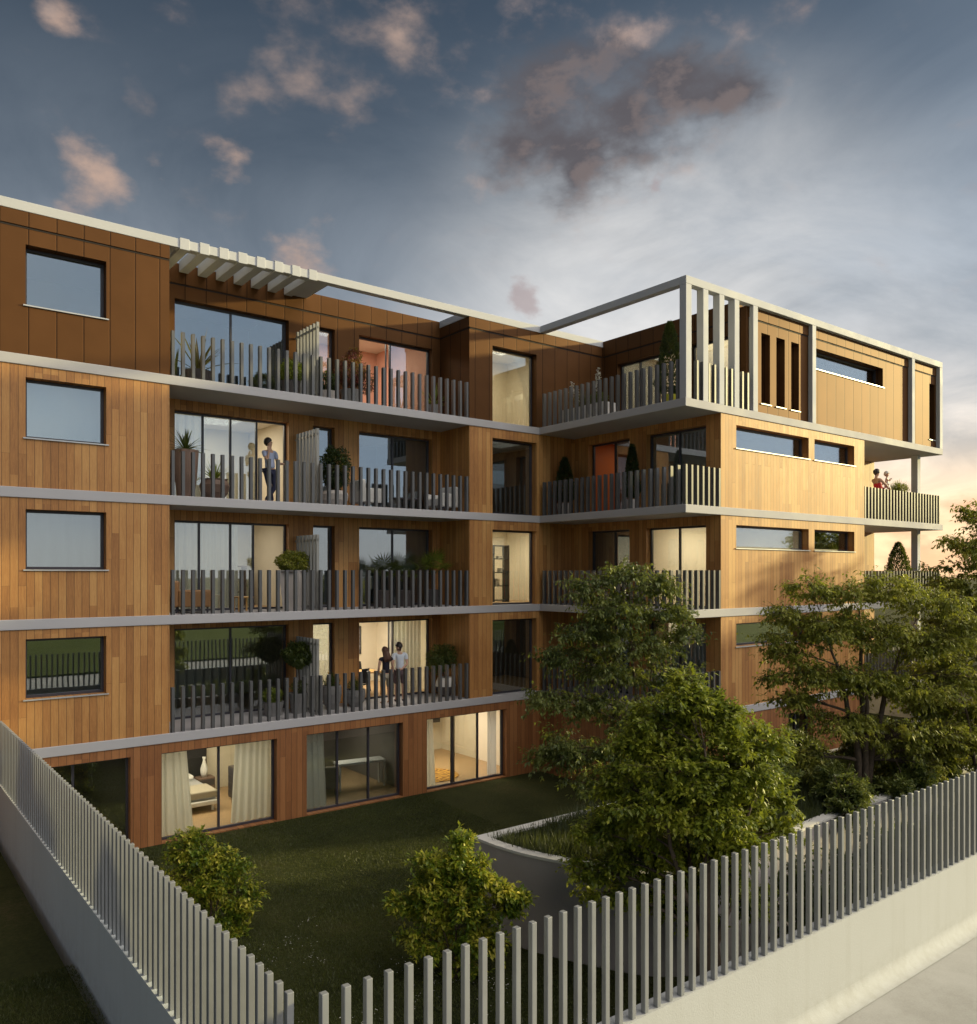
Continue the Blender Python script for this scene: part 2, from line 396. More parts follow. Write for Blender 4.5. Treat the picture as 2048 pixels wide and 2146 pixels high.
# ================================================================== THE BUILDING
BL = thing('apartment_building', 'four storey timber and bronze clad apartment building with white slab edges', 'building', (12, 20.7, 0))
YF, YR, XW, XS, YW = 20.7, 22.3, 19.8, 18.23, 14.66
LV = {1: 2.66, 2: 5.53, 3: 8.44, 4: 11.36}
ST = .23
TOP = 14.5
def P3(ax, p, s, t, z): return (s, p+t, z) if ax == 'Y' else (p+t, s, z)
def bx(mb, ax, p, s0, s1, t0, t1, z0, z1, mat=None):
    a = P3(ax, p, s0, t0, z0); b = P3(ax, p, s1, t1, z1)
    mb.box(a[0], b[0], a[1], b[1], a[2], b[2], mat)
def wall(ax, p, s0, s1, z0, z1, holes, mat, t=.34, name='wall', inner='inner_wall', label=None):
    ss = sorted({s0, s1} | {round(h[k], 4) for h in holes for k in (0, 1)})
    zs = sorted({z0, z1} | {round(h[k], 4) for h in holes for k in (2, 3)})
    ss = [s for s in ss if s0 <= s <= s1]; zs = [z for z in zs if z0 <= z <= z1]
    def solid(i, j):
        if i < 0 or j < 0 or i >= len(ss)-1 or j >= len(zs)-1: return False
        cs = (ss[i]+ss[i+1])/2; cz = (zs[j]+zs[j+1])/2
        return not any(h[0] < cs < h[1] and h[2] < cz < h[3] for h in holes)
    mb = MB()
    idx = {}
    def V(i, j, k):
        if (i, j, k) not in idx:
            idx[(i, j, k)] = len(mb.v); mb.v.append(P3(ax, p, ss[i], t*k, zs[j]))
        return idx[(i, j, k)]
    km = mb.mi(mat); ki = mb.mi(inner)
    def q(a, m): mb.f.append(a); mb.m.append(m)
    for i in range(len(ss)-1):
        for j in range(len(zs)-1):
            if not solid(i, j): continue
            q((V(i,j,0), V(i+1,j,0), V(i+1,j+1,0), V(i,j+1,0)), km)
            q((V(i,j,1), V(i,j+1,1), V(i+1,j+1,1), V(i+1,j,1)), ki)
            if not solid(i-1, j): q((V(i,j,0), V(i,j+1,0), V(i,j+1,1), V(i,j,1)), km)
            if not solid(i+1, j): q((V(i+1,j,0), V(i+1,j,1), V(i+1,j+1,1), V(i+1,j+1,0)), km)
            if not solid(i, j-1): q((V(i,j,0), V(i,j,1), V(i+1,j,1), V(i+1,j,0)), km)
            if not solid(i, j+1): q((V(i,j+1,0), V(i+1,j+1,0), V(i+1,j+1,1), V(i,j+1,1)), km)
    if ax == 'X': mb.f = [tuple(reversed(f)) for f in mb.f]
    o = mb.build(name, None, BL)
    if label: o['label'] = label
    return o
def window(ax, p, h, mull=(), openseg=(), sill=False, name='window', fw=.055, glass='glass', rev=.2, label=None, doubled=()):
    s0, s1, z0, z1 = h; e = .0015
    s0 += e; s1 -= e; z0 += e; z1 -= e
    f = MB(); d0, d1 = rev, rev+.08
    bx(f, ax, p, s0, s1, d0, d1, z1-fw, z1); bx(f, ax, p, s0, s1, d0, d1, z0, z0+fw)
    bx(f, ax, p, s0, s0+fw, d0, d1, z0+fw, z1-fw); bx(f, ax, p, s1-fw, s1, d0, d1, z0+fw, z1-fw)
    cuts = [s0+fw]+list(mull)+[s1-fw]
    for m_ in mull: bx(f, ax, p, m_-.026, m_+.026, d0+.005, d1-.005, z0+fw, z1-fw)
    for m_ in doubled: bx(f, ax, p, m_-.018, m_+.018, d1-.03, d1+.02, z0+fw, z1-fw)
    fo = f.build(name, 'frame_dark', BL)
    for i in range(len(cuts)-1):
        if i in openseg: continue
        a, b = cuts[i], cuts[i+1]
        if i > 0: a += .026
        if i < len(cuts)-2: b -= .026
        g = MB(); bx(g, ax, p, a, b, rev+.035, rev+.045, z0+fw, z1-fw)
        g.build('pane', glass, fo)
    if sill:
        s = MB(); bx(s, ax, p, h[0]-.05, h[1]+.05, -.035, rev, h[2]-.03, h[2]-.002)
        s.build('sill', 'sill_metal', fo)
    if label: fo['label'] = label
    return fo
def room(x0, x1, y0, y1, z0, z1, open_='Y', lit=0, wallm='inner_wall', floorm='floor_oak', col=(1, .90, .70), side=None):
    """shell open towards the facade wall; lit rooms get a ceiling lamp"""
    e = .004
    z0 += e; z1 -= e; mb = MB()
    c = [(x0,y0,z0),(x1,y0,z0),(x1,y1,z0),(x0,y1,z0),(x0,y0,z1),(x1,y0,z1),(x1,y1,z1),(x0,y1,z1)]
    mb.add(c, [(0,1,2,3)], floorm); mb.add(c, [(4,7,6,5)], 'ceiling_paint')
    if 'Y' not in open_: mb.add(c, [(0,4,5,1)], wallm)
    mb.add(c, [(1,5,6,2)], wallm); mb.add(c, [(2,6,7,3)], wallm)
    if 'X' not in open_: mb.add(c, [(3,7,4,0)], side or wallm)
    mb.build('room_interior', None, BL)
    if lit:
        l = bpy.data.lights.new('ceiling_light', 'AREA'); l.shape = 'RECTANGLE'
        l.size = min(2.2, (x1-x0)*.5); l.size_y = min(1.6, (y1-y0)*.4); l.energy = lit; l.color = col
        o = bpy.data.objects.new('ceiling_light', l); COL.objects.link(o)
        o.location = ((x0+x1)/2, (y0+y1)/2, z1-.04)
def slab(z, mat='slab_render', x0=-2, ground=False):
    mb = MB()
    mb.add([(x0,20.67,z-ST),(18.2,20.67,z-ST),(18.2,14.63,z-ST),(33.7,14.63,z-ST),(33.7,28,z-ST),(x0,28,z-ST),
            (x0,20.67,z),(18.2,20.67,z),(18.2,14.63,z),(33.7,14.63,z),(33.7,28,z),(x0,28,z)],
           [(5,4,3,2,1,0), (6,7,8,9,10,11), (0,1,7,6), (1,2,8,7), (2,3,9,8), (3,4,10,9), (4,5,11,10), (5,0,6,11)])
    mb.build('floor_slab', mat, BL, bevel=.012)
for k in LV: slab(LV[k])
# --- openings, measured on their wall planes
LW = (atY(53.7, YF), atY(223, YF))
BW = (atY(366.4, YR), atY(605.6, YR)); NW = (10.85, atY(702, YR)); DW = (atY(753, YR), atY(906, YR))
PW = (atY(1032.5, YF), atY(1125, YF))
SD = (atX(1319.7, XW), atX(1233.4, XW)); SW = (atX(1480, XW), atX(1354.5, XW))
F1 = (atY(1543.3, YW), atY(1695.3, YW)); F2 = (atY(1707.4, YW), atY(1791, YW))
WM = {1: 'cladding', 2: 'cladding', 3: 'cladding', 4: 'bronze'}
for L, z in LV.items():
    zt = (LV[L+1]-ST) if L < 4 else TOP
    hd = z+2.42; m = WM[L]
    # left block
    wall('Y', YF, -2, 6.27, z, zt, [(LW[0], LW[1], z+1.10, z+2.43)], m)
    window('Y', YF, (LW[0], LW[1], z+1.10, z+2.43), sill=True, rev=.24, fw=.06,
           label={4: 'blue reflecting window in the bronze cladding', 3: 'window with a pale roller blind', 2: 'window with net curtains', 1: 'window reflecting the garden fence'}[L])
    wall('X', 5.93, 21.04, YR, z, zt+(.2 if L == 4 else 0), [], m)
    # recessed balcony wall
    holes = [(BW[0], BW[1], z, hd), (NW[0], NW[1], z, hd), (DW[0], DW[1], z, hd)]
    wall('Y', YR, 6.27, 15.34, z, zt+(.2 if L == 4 else 0), holes, m)
    u = lambda x: atY(340+x*.3518, YR+.24)
    cfg = {4: ([u(407)], (), [u(1355)], (0,)), 3: ([u(240), u(405), u(560)], (3,), [u(1370)], ()),
           2: ([u(218), u(405), u(540)], (3,), [u(1370)], ()), 1: ([u(405)], (), [u(1372)], (0,))}[L]
    window('Y', YR, holes[0], cfg[0], cfg[1], name='balcony_door', glass='glass')
    window('Y', YR, holes[1], name='window')
    window('Y', YR, holes[2], cfg[2], cfg[3], name='balcony_door', glass='glass_clear' if L == 1 else 'glass', doubled=[cfg[2][0]-.12] if L in (1, 4) else ())
    # projecting bay beside the inner corner
    xe = 21.54 if L == 4 else 20.14
    wall('Y', YF, 15.34, xe, z, zt, [(PW[0], PW[1], z, z+2.40)], m)
    window('Y', YF, (PW[0], PW[1], z, z+2.40), name='tall_window', rev=.24, glass='glass_clear' if L in (2, 4) else 'glass')
    wall('X', 15.34, 21.04, YR+.34, z, zt, [], m)
    # wing, side facing the courtyard
    if L < 4:
        wall('X', XW, 15.0, YF, z, zt, [(SD[0], SD[1], z, hd), (SW[0], SW[1], z, hd)], m)
        window('X', XW, (SD[0], SD[1], z, hd), [(SD[0]+SD[1])/2-.1], (1,) if L == 3 else (), name='balcony_door')
        window('X', XW, (SW[0], SW[1], z, hd), [(SW[0]+SW[1])/2], name='balcony_door', glass='glass_clear' if L == 2 else 'glass')
        hs = [(F1[0], F1[1], z+1.75, z+2.42), (F2[0], F2[1], z+1.75, z+2.42)]
        wall('Y', YW, XW, 27.8, z, zt, hs, m)
        for h_ in hs: window('Y', YW, h_, sill=True, name='strip_window', rev=.24)
        wall('X', 27.46, 15.0, 17.35, z, zt, [], m)
        wall('Y', 17.35, 27.46, 33.7, z, zt, [(28.6, 31.0, z, hd)], m)
        window('Y', 17.35, (28.6, 31.0, z, hd), [29.8], name='balcony_door')
        c = MB(); c.box(32.95, 33.2, 15.25, 15.5, z, zt); c.build('balcony_column', 'render_white', BL, bevel=.01)
        wall('X', 33.36, 17.69, 27.7, z, zt, [], m)
    wall('X', -1.98, 21.04, 27.66, z, zt, [], m); wall('Y', 27.66, -1.98, 33.7, z, zt, [], m)
z = LV[4]; hd = z+2.42
D4 = (17.2, 20.0, z, hd); W4 = (15.25, 16.9, z, hd)
wall('X', 21.2, 15.14, YF, z, TOP+.2, [D4, W4], 'bronze')
window('X', 21.2, D4, [18.3, 19.15], (0,), name='balcony_door'); window('X', 21.2, W4, [16.05], name='balcony_door', glass='glass_clear')
sl = [(atY(a, 14.8), atY(b, 14.8), z+.33, z+2.47) for a, b in ((1595.8, 1614.2), (1627.3, 1645.2), (1658.4, 1674.9))]
wd = (24.75, atY(1850.8, 14.8), z+1.83, z+2.5); rs = (atY(1948.1, 14.8), atY(1959.5, 14.8), z+.33, z+2.47)
wall('Y', 14.8, 21.2, 33.62, z, TOP, sl+[wd, rs], 'bronze', t=.4)
for h_ in sl+[rs]: window('Y', 14.8, h_, sill=True, name='slot_window', rev=.3, fw=.04)
window('Y', 14.8, wd, sill=True, name='strip_window', rev=.26)
wall('X', 33.28, 15.2, 27.66, z, TOP, [], 'bronze')
# fascia and shadow joint along the parapet
def fascia(ax, p, s0, s1, zt):
    a = MB(); bx(a, ax, p, s0, s1, -.028, -.001, 14.18, zt); a.build('parapet_fascia', 'bronze', BL)
    b = MB(); bx(b, ax, p, s0, s1, -.006, -.001, 14.135, 14.176); b.build('parapet_joint', 'dark_gap', BL)
fascia('Y', YF, -2, 6.27, TOP-.002); fascia('Y', YR, 6.27, 15.31, TOP+.2); fascia('X', 15.34, YF-.028, YR, TOP-.002)
fascia('Y', YF, 15.34, 21.17, TOP-.002); fascia('X', 21.2, 15.1, YF-.03, TOP+.2); fascia('Y', 14.8, 21.3, 33.5, TOP-.002)
# roof frame: one part per member
def member(name, x0, x1, y0, y1, z0, z1, mat='render_white', bev=.01):
    m_ = MB(); m_.box(x0, x1, y0, y1, z0, z1); return m_.build(name, mat, BL, bevel=bev)
ZB, ZT = TOP, TOP+.22
member('roof_beam', -2, 21.2, 20.66, 20.9, ZB, ZT)
member('roof_beam', 15.3, 15.54, 20.902, 22.28, ZB+.002, ZT-.002)
member('roof_beam', 18.23, 18.47, 14.882, 20.658, ZB+.002, ZT-.002)
member('roof_beam', 18.23, 33.7, 14.64, 14.88, ZB, ZT)
member('roof_beam', 33.46, 33.7, 14.882, 27.9, ZB+.002, ZT-.002)
for x0, x1 in ((18.231, 18.47), (18.98, 19.21), (19.71, 19.94), (20.42, 20.65), (21.33, 21.57), (24.52, 24.74), (31.0+.22, 31.44), (33.47, 33.699)):
    member('frame_column', x0, x1, 14.642, 14.795 if x0 > 21 else 14.87, LV[4], ZB)
for i in range(8):
    x = 6.50+i*.489; member('pergola_slat', x, x+.24, 20.64, 22.26, ZB-.03, ZT+.03)
member('pergola_plate', 10.16, 10.62, 20.91, 22.26, ZB+.01, ZB+.16)
member('pergola_plate', 6.28, 6.46, 20.91, 22.26, ZB+.01, ZB+.16)
member('roof_slab', -1.98, 5.9, 20.902, 27.9, TOP+.001, TOP+.1, 'slab_render', 0)
member('roof_slab', 5.902, 15.6, 22.66, 27.9, TOP+.001, TOP+.1, 'slab_render', 0)
member('roof_slab', 15.602, 21.5, 20.902, 27.9, TOP+.001, TOP+.1, 'slab_render', 0)
member('roof_slab', 21.56, 33.44, 14.884, 27.9, TOP+.001, TOP+.1, 'slab_render', 0)
# ground floor
D0 = (3.0, atY(274, YF), .06, 2.2); D1 = (atY(339, YF), atY(581, YF), .03, 2.19); D2 = (atY(643, YF), atY(845, YF), .03, 2.19); D3 = (atY(895, YF), atY(1062, YF), .03, 2.19)
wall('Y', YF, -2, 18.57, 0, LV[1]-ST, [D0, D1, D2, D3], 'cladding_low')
gu = lambda x: atY(300+x*.4264, YF+.24)
window('Y', YF, D0, [atY(152, YF+.24)], name='garden_door'); window('Y', YF, D1, [gu(370)], name='garden_door', glass='glass_clear')
window('Y', YF, D2, [gu(952), gu(1105)], name='garden_door'); window('Y', YF, D3, [gu(1516), gu(1642)], (2,), name='garden_door', glass='glass_clear', doubled=[gu(1530)])
GS = (15.45, 16.95, .03, 2.19); GF = (23.2, 24.6, .03, 2.19)
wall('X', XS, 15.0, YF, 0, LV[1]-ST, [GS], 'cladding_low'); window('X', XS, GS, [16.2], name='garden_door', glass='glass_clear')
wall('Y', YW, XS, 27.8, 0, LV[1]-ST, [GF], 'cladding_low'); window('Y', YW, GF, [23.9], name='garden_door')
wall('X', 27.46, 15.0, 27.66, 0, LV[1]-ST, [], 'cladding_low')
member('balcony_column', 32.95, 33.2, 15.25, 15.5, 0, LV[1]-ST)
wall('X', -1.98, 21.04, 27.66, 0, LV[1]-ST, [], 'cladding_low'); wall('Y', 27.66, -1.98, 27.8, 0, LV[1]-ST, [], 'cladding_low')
# --- rooms
lit = 70
for L, z in LV.items():
    zt = (LV[L+1]-ST) if L < 4 else TOP
    y2 = YR+.345; yb = YF+.345
    room(.5, 5.9, yb, 25.3, z, zt, wallm='inner_grey', lit={4: 0, 3: 30, 2: 14, 1: 0}[L], col=(.85, .95, 1))
    room(6.3, 10.5, y2, 26.3, z, zt, wallm='inner_grey' if L == 4 else 'inner_wall', lit={4: 0, 3: 62, 2: 32, 1: 0}[L])
    room(10.6, 15.3, y2, 26.3, z, zt, wallm={4: 'inner_blush', 1: 'inner_wall'}.get(L, 'inner_grey'), lit={4: 80, 3: 0, 2: 0, 1: 100}[L])
    room(15.7, 20.0, yb, 24.6, z, zt, wallm='inner_wall' if L in (2, 4) else 'inner_dark', lit={4: 70, 3: 8, 2: 90, 1: 6}[L])
    if L < 4:
        room(XW+.345, 24.5, 17.75, 20.6, z, zt, 'X', wallm={3: 'inner_orange', 2: 'inner_dark', 1: 'inner_dark'}[L], lit={3: 12, 2: 0, 1: 0}[L])
        room(XW+.345, 24.5, 15.005, 17.7, z, zt, 'XY', wallm='inner_wall', lit={3: 0, 2: 70, 1: 0}[L])
        room(24.55, 27.4, 15.005, 17.7, z, zt, 'Y', wallm='inner_wall', lit=0)
        room(27.9, 33.3, 17.7, 20.6, z, zt, 'Y', wallm='inner_wall', lit=0)
    else:
        room(21.55, 24.5, 17.05, 20.6, z, zt, 'X', wallm='inner_wall', lit=60)
        room(21.55, 24.5, 15.205, 17.0, z, zt, 'XY', wallm='inner_wall', lit=30)
        room(24.55, 31.0, 15.205, 20.6, z, zt, 'Y', wallm='inner_wall', lit=0)
        room(31.05, 33.25, 15.205, 20.6, z, zt, 'Y', wallm='inner_dark', lit=0)
zt = LV[1]-ST; yb = YF+.345
room(1.5, 5.6, yb, 25.5, .02, zt, wallm='inner_dark', lit=6)
room(5.7, 9.4, yb, 25.0, .02, zt, wallm='inner_wall', lit=75)
room(9.5, 13.3, yb, 25.5, .02, zt, wallm='inner_dark', lit=45)
room(13.4, 17.6, yb, 25.5, .02, zt, wallm='inner_wall', lit=90)
room(XS+.345, 22.0, 15.005, 18.5, .02, zt, 'X', wallm='inner_wall', lit=30)
room(22.1, 27.3, 15.005, 18.5, .02, zt, 'Y', wallm='inner_wall', lit=0)
# --- railings: separate upright bars standing on the slab edges
def railing(segs, z, h=1.10, pitch=.25, mat='bar', label=None):
    mb = MB()
    for ax, p, s0, s1 in segs:
        n = max(1, int(round(abs(s1-s0)/pitch)))
        for i in range(n+1):
            s = s0+(s1-s0)*i/n
            bx(mb, ax, p, s-.036, s+.036, 0, .11, z-.06, z+h)
    o = mb.build('railing', mat, BL)
    if label: o['label'] = label
for L, z in LV.items():
    railing([('Y', 20.69, 6.36, 15.26)], z, mat='bar')
    segs = [('X', 18.22, 20.5, 14.95), ('Y', 14.65, 18.27 if L < 4 else 18.75, 19.74 if L < 4 else 21.1)]
    railing(segs, z, mat='bar')
    if L < 4: railing([('Y', 14.65, 27.86, 33.45), ('X', 33.5, 14.95, 17.2)], z, pitch=.22)
    mb = MB()
    for i in range(7): mb.box(10.25, 10.33, 20.86+i*.205, 20.93+i*.205, z, z+2.08)
    mb.box(10.275, 10.305, 20.86, 22.29, z+.06, z+.12); mb.box(10.275, 10.305, 20.86, 22.29, z+1.9, z+1.96)
    mb.build('divider_screen', 'bar_lit', BL)
# ================================================================== GROUND, WALLS, FENCES
def sheet(name, poly, z, mat, kind='structure', thick=0):
    mb = MB(); n = len(poly)
    mb.add([(x, y, z) for x, y in poly], [tuple(range(n))])
    if thick:
        mb.add([(x, y, z-thick) for x, y in poly], [tuple(reversed(range(n)))])
        mb.f += [(i, i+n, (i+1) % n+n, (i+1) % n) for i in range(n)]; mb.m += [0]*n
        mb.f[2:] = [tuple(reversed(f)) for f in mb.f[2:]]
    o = mb.build(name, mat); tag(o, kind=kind); return o
ZG = .95; XL, YL = 2.68, 5.74
sheet('ground', [(-900, -900), (900, -900), (900, 900), (-900, 900)], -.02, 'earth')
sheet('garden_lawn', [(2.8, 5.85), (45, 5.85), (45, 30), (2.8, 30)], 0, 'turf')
sheet('outer_lawn', [(-30, 5.2), (2.5, 5.2), (2.5, 30), (-30, 30)], ZG, 'turf', thick=.97)
sheet('pavement', [(-40, -3), (60, -3), (60, 5.6), (2.52, 5.6), (2.52, 5.19), (-40, 5.19)], ZG-.006, 'pavement_mat', thick=.96)
sheet('road', [(-60, -9), (80, -9), (80, -3.01), (-60, -3.01)], ZG-.12, 'pavement_mat', thick=.83)
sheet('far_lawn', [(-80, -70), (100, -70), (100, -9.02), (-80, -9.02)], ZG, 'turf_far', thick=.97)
def post_fence(name, label, axis, wallm, x0, x1):
    t = thing(name, label, 'fence', (XL, x0, ZG) if axis == 'X' else (x0, YL, ZG))
    w = MB()
    if axis == 'X':                       # runs along y at x = XL ; outer face towards -x
        prof = [(-.05-.10*(1-math.sin(a)), ZG-.02+.10*(1-math.cos(a))) for a in [k*math.pi/12 for k in range(7)]]
        w.box(XL-.05, XL+.15, x0, x1, -.01, 2.05)
    else:
        w.box(x0, x1, YL-.05, YL+.15, -.01, 2.05)
        # soft cove where the render runs down on to the pavement
        n = 12; vs = []; r = .2; cv = MB()
        for k in range(n+1):
            a = k*math.pi/2/n
            for q in range(41):
                vs.append((x0+(x1-x0)*q/40, YL-.0495-r+r*math.sin(a), ZG+.003+r-r*math.cos(a)))
        cv.add(vs, [(k*41+q, k*41+q+1, (k+1)*41+q+1, (k+1)*41+q) for k in range(n) for q in range(40)])
        cv.build('render_cove', wallm, t, smooth=True)
    w.build('plinth', wallm, t)
    p = MB(); p.box(-.029, .029, -.029, .029, 0, 1.32)
    src = p.build('post', 'fence_paint', t, world=False, bevel=.006)
    me = src.data; first = True
    n = int(round((x1-x0-.1)/.19))
    for i in range(n+1):
        s = x0+(.22 if axis == 'X' else .04)+i*.19
        if s > x1-.02 or i > 98: break
        loc = Vector((XL, s, 2.05)) if axis == 'X' else Vector((s, YL, 2.05))
        o = src if first else src.copy()
        if not first: COL.objects.link(o)
        first = False; o.parent = t; o.location = loc-t.location
    return t
post_fence('post_fence', 'grey upright post fence on a low wall beside the outer lawn', 'X', 'wall_render_cool', 5.70, 20.62)
post_fence('post_fence', 'grey upright post fence on a pale wall along the pavement', 'Y', 'wall_render', 2.84, 21.2)
# curved raised planter
cur = [(9.24, 12.31), (9.27, 11.7), (9.36, 11.1), (9.55, 10.55), (9.78, 10.05), (10.02, 9.55), (10.32, 9.05), (10.75, 8.7), (11.3, 8.5), (12.2, 8.45), (13.5, 8.65), (15.2, 9.0), (24, 9.0)]
def smooth_poly(p, n=3):
    for _ in range(n):
        q = [p[0]]
        for a, b in zip(p, p[1:]):
            q += [(a[0]*.75+b[0]*.25, a[1]*.75+b[1]*.25), (a[0]*.25+b[0]*.75, a[1]*.25+b[1]*.75)]
        p = q+[p[-1]]
    return p
sc_ = [cur[0]]+smooth_poly(cur[1:], 2)
loop = sc_+[(24, 12.31)]
PL = thing('raised_planter', 'curved raised planter with pale rendered wall in the garden', 'planter', (14, 10.5, 0))
def inset(loop, d):
    n = len(loop); out = []
    for i in range(n):
        a, b, c = Vector(loop[i-1]), Vector(loop[i]), Vector(loop[(i+1) % n])
        e1 = (b-a).normalized(); e2 = (c-b).normalized()
        n1 = Vector((-e1.y, e1.x)); n2 = Vector((-e2.y, e2.x)); m_ = (n1+n2).normalized()
        out.append(tuple(b+m_*d/max(.35, m_.dot(n1))))
    return out
inn = inset(loop, .16); out_ = inset(loop, -.02)
def ring(mb, a, b, z0, z1):
    n = len(a)
    vs = [(x, y, z) for lp, z in ((a, z0), (a, z1), (b, z1), (b, z0)) for x, y in lp]
    fs = []
    for k in range(4):
        for i in range(n):
            j = (i+1) % n; k2 = (k+1) % 4
            fs.append((k*n+i, k*n+j, k2*n+j, k2*n+i))
    mb.add(vs, fs)
pm = MB(); ring(pm, loop, inn, -.01, 1.62); pm.build('planter_wall', 'planter_render', PL)
pc = MB(); ring(pc, out_, inset(loop, .2), 1.622, 1.67); pc.build('coping', 'planter_cap', PL)
ps = MB(); ps.add([(x, y, 1.5) for x, y in inset(loop, .14)], [tuple(range(len(loop)))]); ps.build('soil', 'soil', PL)
def in_poly(x, y, poly):
    r = False; j = len(poly)-1
    for i in range(len(poly)):
        xi, yi = poly[i]; xj, yj = poly[j]
        if (yi > y) != (yj > y) and x < (xj-xi)*(y-yi)/(yj-yi)+xi: r = not r
        j = i
    return r
def blades(name, x0, x1, y0, y1, z, n, h, w, mat, test=None, label=None, cat=None, tilt=.45):
    p = np.stack([NR.uniform(x0, x1, n), NR.uniform(y0, y1, n), np.full(n, z)], 1)
    if test: p = p[[test(a, b) for a, b in p[:, :2]]]
    n = len(p)
    d = unit(n)*tilt+np.array([0, 0, 1.])
    cl = .6+.8*(.5+.5*np.sin(p[:, 0]*1.7+np.sin(p[:, 1]*2.3))*np.sin(p[:, 1]*1.1+p[:, 0]*.6))
    v, f = leaf_mesh(p, d, unit(n), NR.uniform(.5, 1.1, n)*h*cl, NR.uniform(.7, 1.3, n)*w, .1)
    me = np_mesh(name, v, f); me.materials.append(M[mat])
    o = bpy.data.objects.new(name, me); COL.objects.link(o); tag(o, label, cat, kind='stuff'); return o
blades('sedge_planting', 9.3, 23.8, 8.5, 12.3, 1.5, 62000, .34, .014, 'sedge', lambda x, y: in_poly(x, y, inn), 'grey green grass planting growing in the curved raised planter', 'grass')
blades('outer_grass', -2.2, 2.6, 5.6, 13, ZG, 150000, .06, .007, 'turf_blade', None, 'short dark grass on the lawn outside the fence', 'grass', .7)
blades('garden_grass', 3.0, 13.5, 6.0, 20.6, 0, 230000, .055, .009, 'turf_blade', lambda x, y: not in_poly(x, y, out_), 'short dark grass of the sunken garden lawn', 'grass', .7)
def daisies(name, x0, x1, y0, y1, z, n, label, scl):
    mb = MB()
    cs = [(R.uniform(x0, x1), R.uniform(y0, y1)) for _ in range(scl)]
    for i in range(n):
        c = R.choice(cs); x = R.gauss(c[0], .22); y = R.gauss(c[1], .16)
        if not (x0 < x < x1 and y0 < y < y1) or in_poly(x, y, out_): continue
        r = R.uniform(.005, .009); zz = z+R.uniform(.04, .06); tx, ty = R.uniform(-.3, .3), R.uniform(-.3, .3)
        mb.add([(x+r*math.cos(a), y+r*math.sin(a), zz+r*(tx*math.cos(a)+ty*math.sin(a))) for a in [k*math.pi/3 for k in range(6)]], [tuple(range(6))])
    tag(mb.build(name, 'white_paint'), label, 'flowers', kind='stuff')
daisies('daisies', -.5, 2.5, 5.7, 8.5, ZG, 420, 'tiny white daisies in the grass outside the fence', 14)
daisies('daisies', 3.0, 9.5, 6.2, 14.5, 0, 900, 'tiny white daisies scattered over the garden lawn', 40)
bw = MB(); bw.box(38, 38.3, 6, 26, 0, 2.6); tag(bw.build('boundary_wall', 'planter_render'), 'plain grey boundary wall behind the trees at the far right', 'wall')
